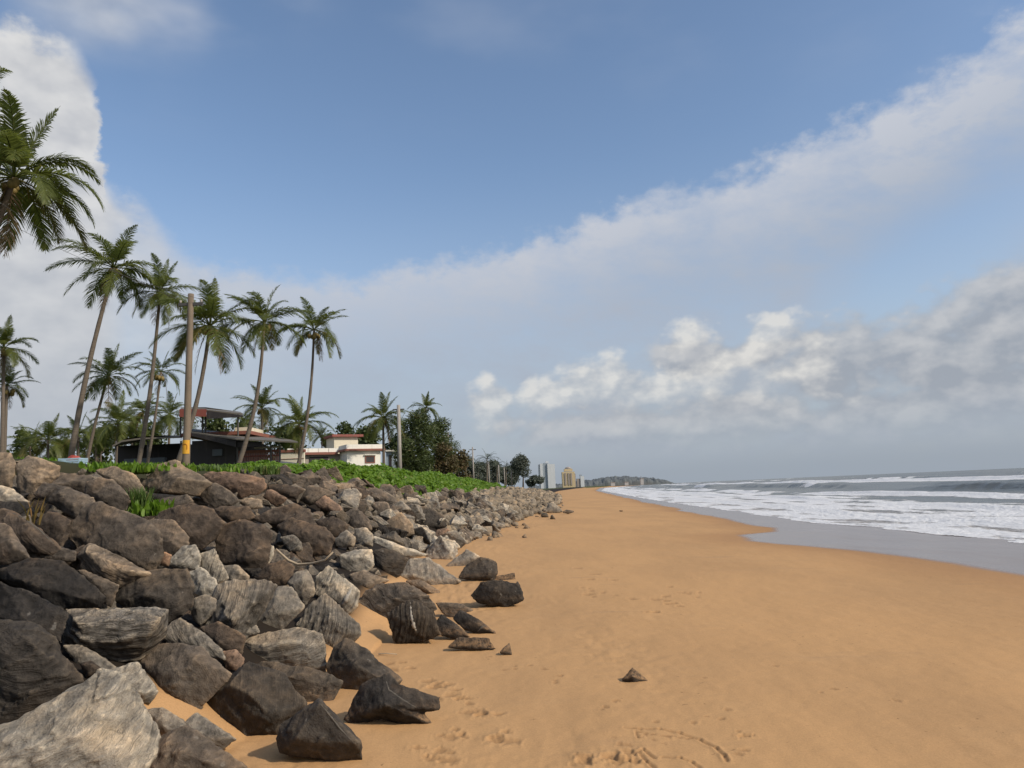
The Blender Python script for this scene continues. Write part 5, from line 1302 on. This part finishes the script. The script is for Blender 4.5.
def lobe(px, py, rx, ry, rot=0.0, ex=0.0):
    a, e = ae(px, py); ka, ke = 74 / 1024, 74 / 1024
    da = (AZ - a) / (rx * .0724); de = (EL - e) / (ry * .0724)
    if rot:
        c, s = math.cos(R(rot)), math.sin(R(rot)); aa = (AZ - a); bb = (EL - e)
        da = (aa * c + bb * s) / (rx * .0724); de = (bb * c - aa * s) / (ry * .0724)
    return 1.0 - (da * da + de * de).power(.5)
dd = edge - EL
billow = (nA - .5) * 2.6 + (nB - .5) * 3.4
bank = (dd + billow + (nB - .5) * 1.2).ss(-.3, 2.0)
leftness = AZ.ss(-24, -30)
# inside of the bank thins away from the edge on the right
thin = (nC - .5) * .9 + (nA - .5) * .5
inner = dd.ss(1.0, 13.0)
gap = lobe(935, 262, 190, 74, 26).ss(0.0, .8)
bankd = bank * (0.86 - inner * .22 + thin * (AZ.ss(-14, 4) * .75 + .45)).clamp() * (1.0 - gap * .92)
bankd = bankd.maxi(bank * leftness * .97)
cir = lobe(170, 10, 210, 60, 8).ss(0, .9) * nW.ss(.3, .7) * .8
cir2 = lobe(1000, 60, 260, 60, 30).ss(0, 1) * nC.ss(.4, .7) * .35
topveil = EL.ss(22, 34) * nW.ss(.45, .8) * .15
# colours (radiance)
def col(c): return tuple(x / STR for x in c)
skyc = nt.nodes.new('ShaderNodeHueSaturation'); nt.links.new(sky.outputs[0], skyc.inputs['Color']); skyc.inputs['Saturation'].default_value = 1.02; skyc.inputs['Value'].default_value = 1.6
base = nmix(nt, 1.0, skyc.outputs[0], (1.0, 1.0, 1.0), 'MULTIPLY')
relief = nnoise(nt, vec(AZ - .9, EL * 1.5 + 1.7, 7.0), .42, 3, .5); nB3 = nnoise(nt, vec(AZ, EL * 1.5, 7.0), .42, 3, .5)
lit = ((nB3 - relief) * 1.6 + .5).clamp()
c_bank = nmix(nt, dd.ss(0, 9) , col((.56, .59, .66)), col((.40, .455, .55)))
c_bank = nmix(nt, leftness, c_bank, nmix(nt, lit, col((.52, .535, .57)), col((.72, .72, .72))))
lowleft = AZ.ss(-12, -26) * EL.ss(20, 12)
c_bank = nmix(nt, lowleft * .8, c_bank, nmix(nt, (lit * .6 + nA * .6 - .1).clamp(), col((.47, .49, .525)), col((.72, .715, .71))))
s1 = nmix(nt, (bankd + cir + cir2 + topveil).clamp(), base, c_bank)
# haze toward the horizon
hz_ = EL.ss(13, 0) 
hz2 = EL.ss(26, 6) * .38
s1b = nmix(nt, hz2, s1, col((.44, .485, .56)))
s2 = nmix(nt, hz_ * .72, s1b, col((.36, .41, .48)))
# heaped clouds low over the sea
lobesW = [(688, 338, 27, 25), (596, 386, 52, 40), (548, 404, 40, 36), (490, 412, 30, 44), (645, 398, 80, 40), (720, 384, 66, 52), (785, 376, 70, 66), (770, 340, 40, 30)]
lobesG = [(835, 362, 74, 52), (930, 352, 95, 56), (1010, 330, 90, 72), (990, 392, 110, 44), (1120, 350, 120, 80), (900, 418, 150, 36), (620, 428, 170, 30), (740, 420, 120, 36), (760, 352, 60, 20), (692, 358, 66, 26), (640, 446, 150, 20), (860, 444, 170, 22), (980, 436, 120, 26)]
def union(ls):
    r = None
    for l_ in ls:
        v = lobe(*l_); r = v if r is None else r.maxi(v)
    return r
puff = (nB3 - .5) * 1.3 + (nA - .5) * .5
nD = nnoise(nt, vec(AZ, EL * 1.3, 31.0), .8, 6, .62); nD2 = nnoise(nt, vec(AZ - .35, EL * 1.3 + .75, 31.0), .8, 6, .62)
puff = puff + (nD - .5) * .22
dW = (union(lobesW) + puff); dG = (union(lobesG) + puff)
mW = dW.ss(.0, .46) * EL.ss(2.2, 8.0); mG = dG.ss(.0, .55) * EL.ss(.8, 6.5)
EL0 = EL; EL = EL0 + 1.5; AZ0 = AZ; AZ = AZ0 - .7
dWu = union(lobesW) + (relief - .5) * 1.1
dGu = union(lobesG) + (relief - .5) * 1.1
EL = EL0; AZ = AZ0
lit2 = ((dW - dWu) * .85 + (nD - nD2) * .5 + (nB3 - relief) * .9 + .34).clamp()
litG = ((dG - dGu) * .8 + (nD - nD2) * .6 + (nB3 - relief) * 1.2 + .27).clamp()
cG = nmix(nt, litG, col((.335, .365, .415)), col((.54, .545, .56)))
s3 = nmix(nt, mG * .82, s2, cG)
cW = nmix(nt, lit2, col((.375, .40, .445)), col((.76, .745, .71)))
s4 = nmix(nt, mW * (lit2 * .38 + .42), s3, cW)
dk = EL.ss(3.2, .6)
s5 = nmix(nt, dk * .55, s4, col((.30, .345, .40)))
nt.links.new(s5, bg.inputs['Color'])

# ------------------------------------------------------------------ render settings
SC.view_settings.view_transform = 'Standard'; SC.view_settings.look = 'None'; SC.view_settings.exposure = 0; SC.view_settings.gamma = 1
SC.cycles.max_bounces = 6; SC.cycles.diffuse_bounces = 3; SC.cycles.glossy_bounces = 3; SC.cycles.transmission_bounces = 2
try:
    SC.cycles.use_denoising = True
except Exception: pass
if _TMP.users == 0: bpy.data.objects.remove(_TMP)
for o in bpy.data.objects:
    if 'px' in o: del o['px']
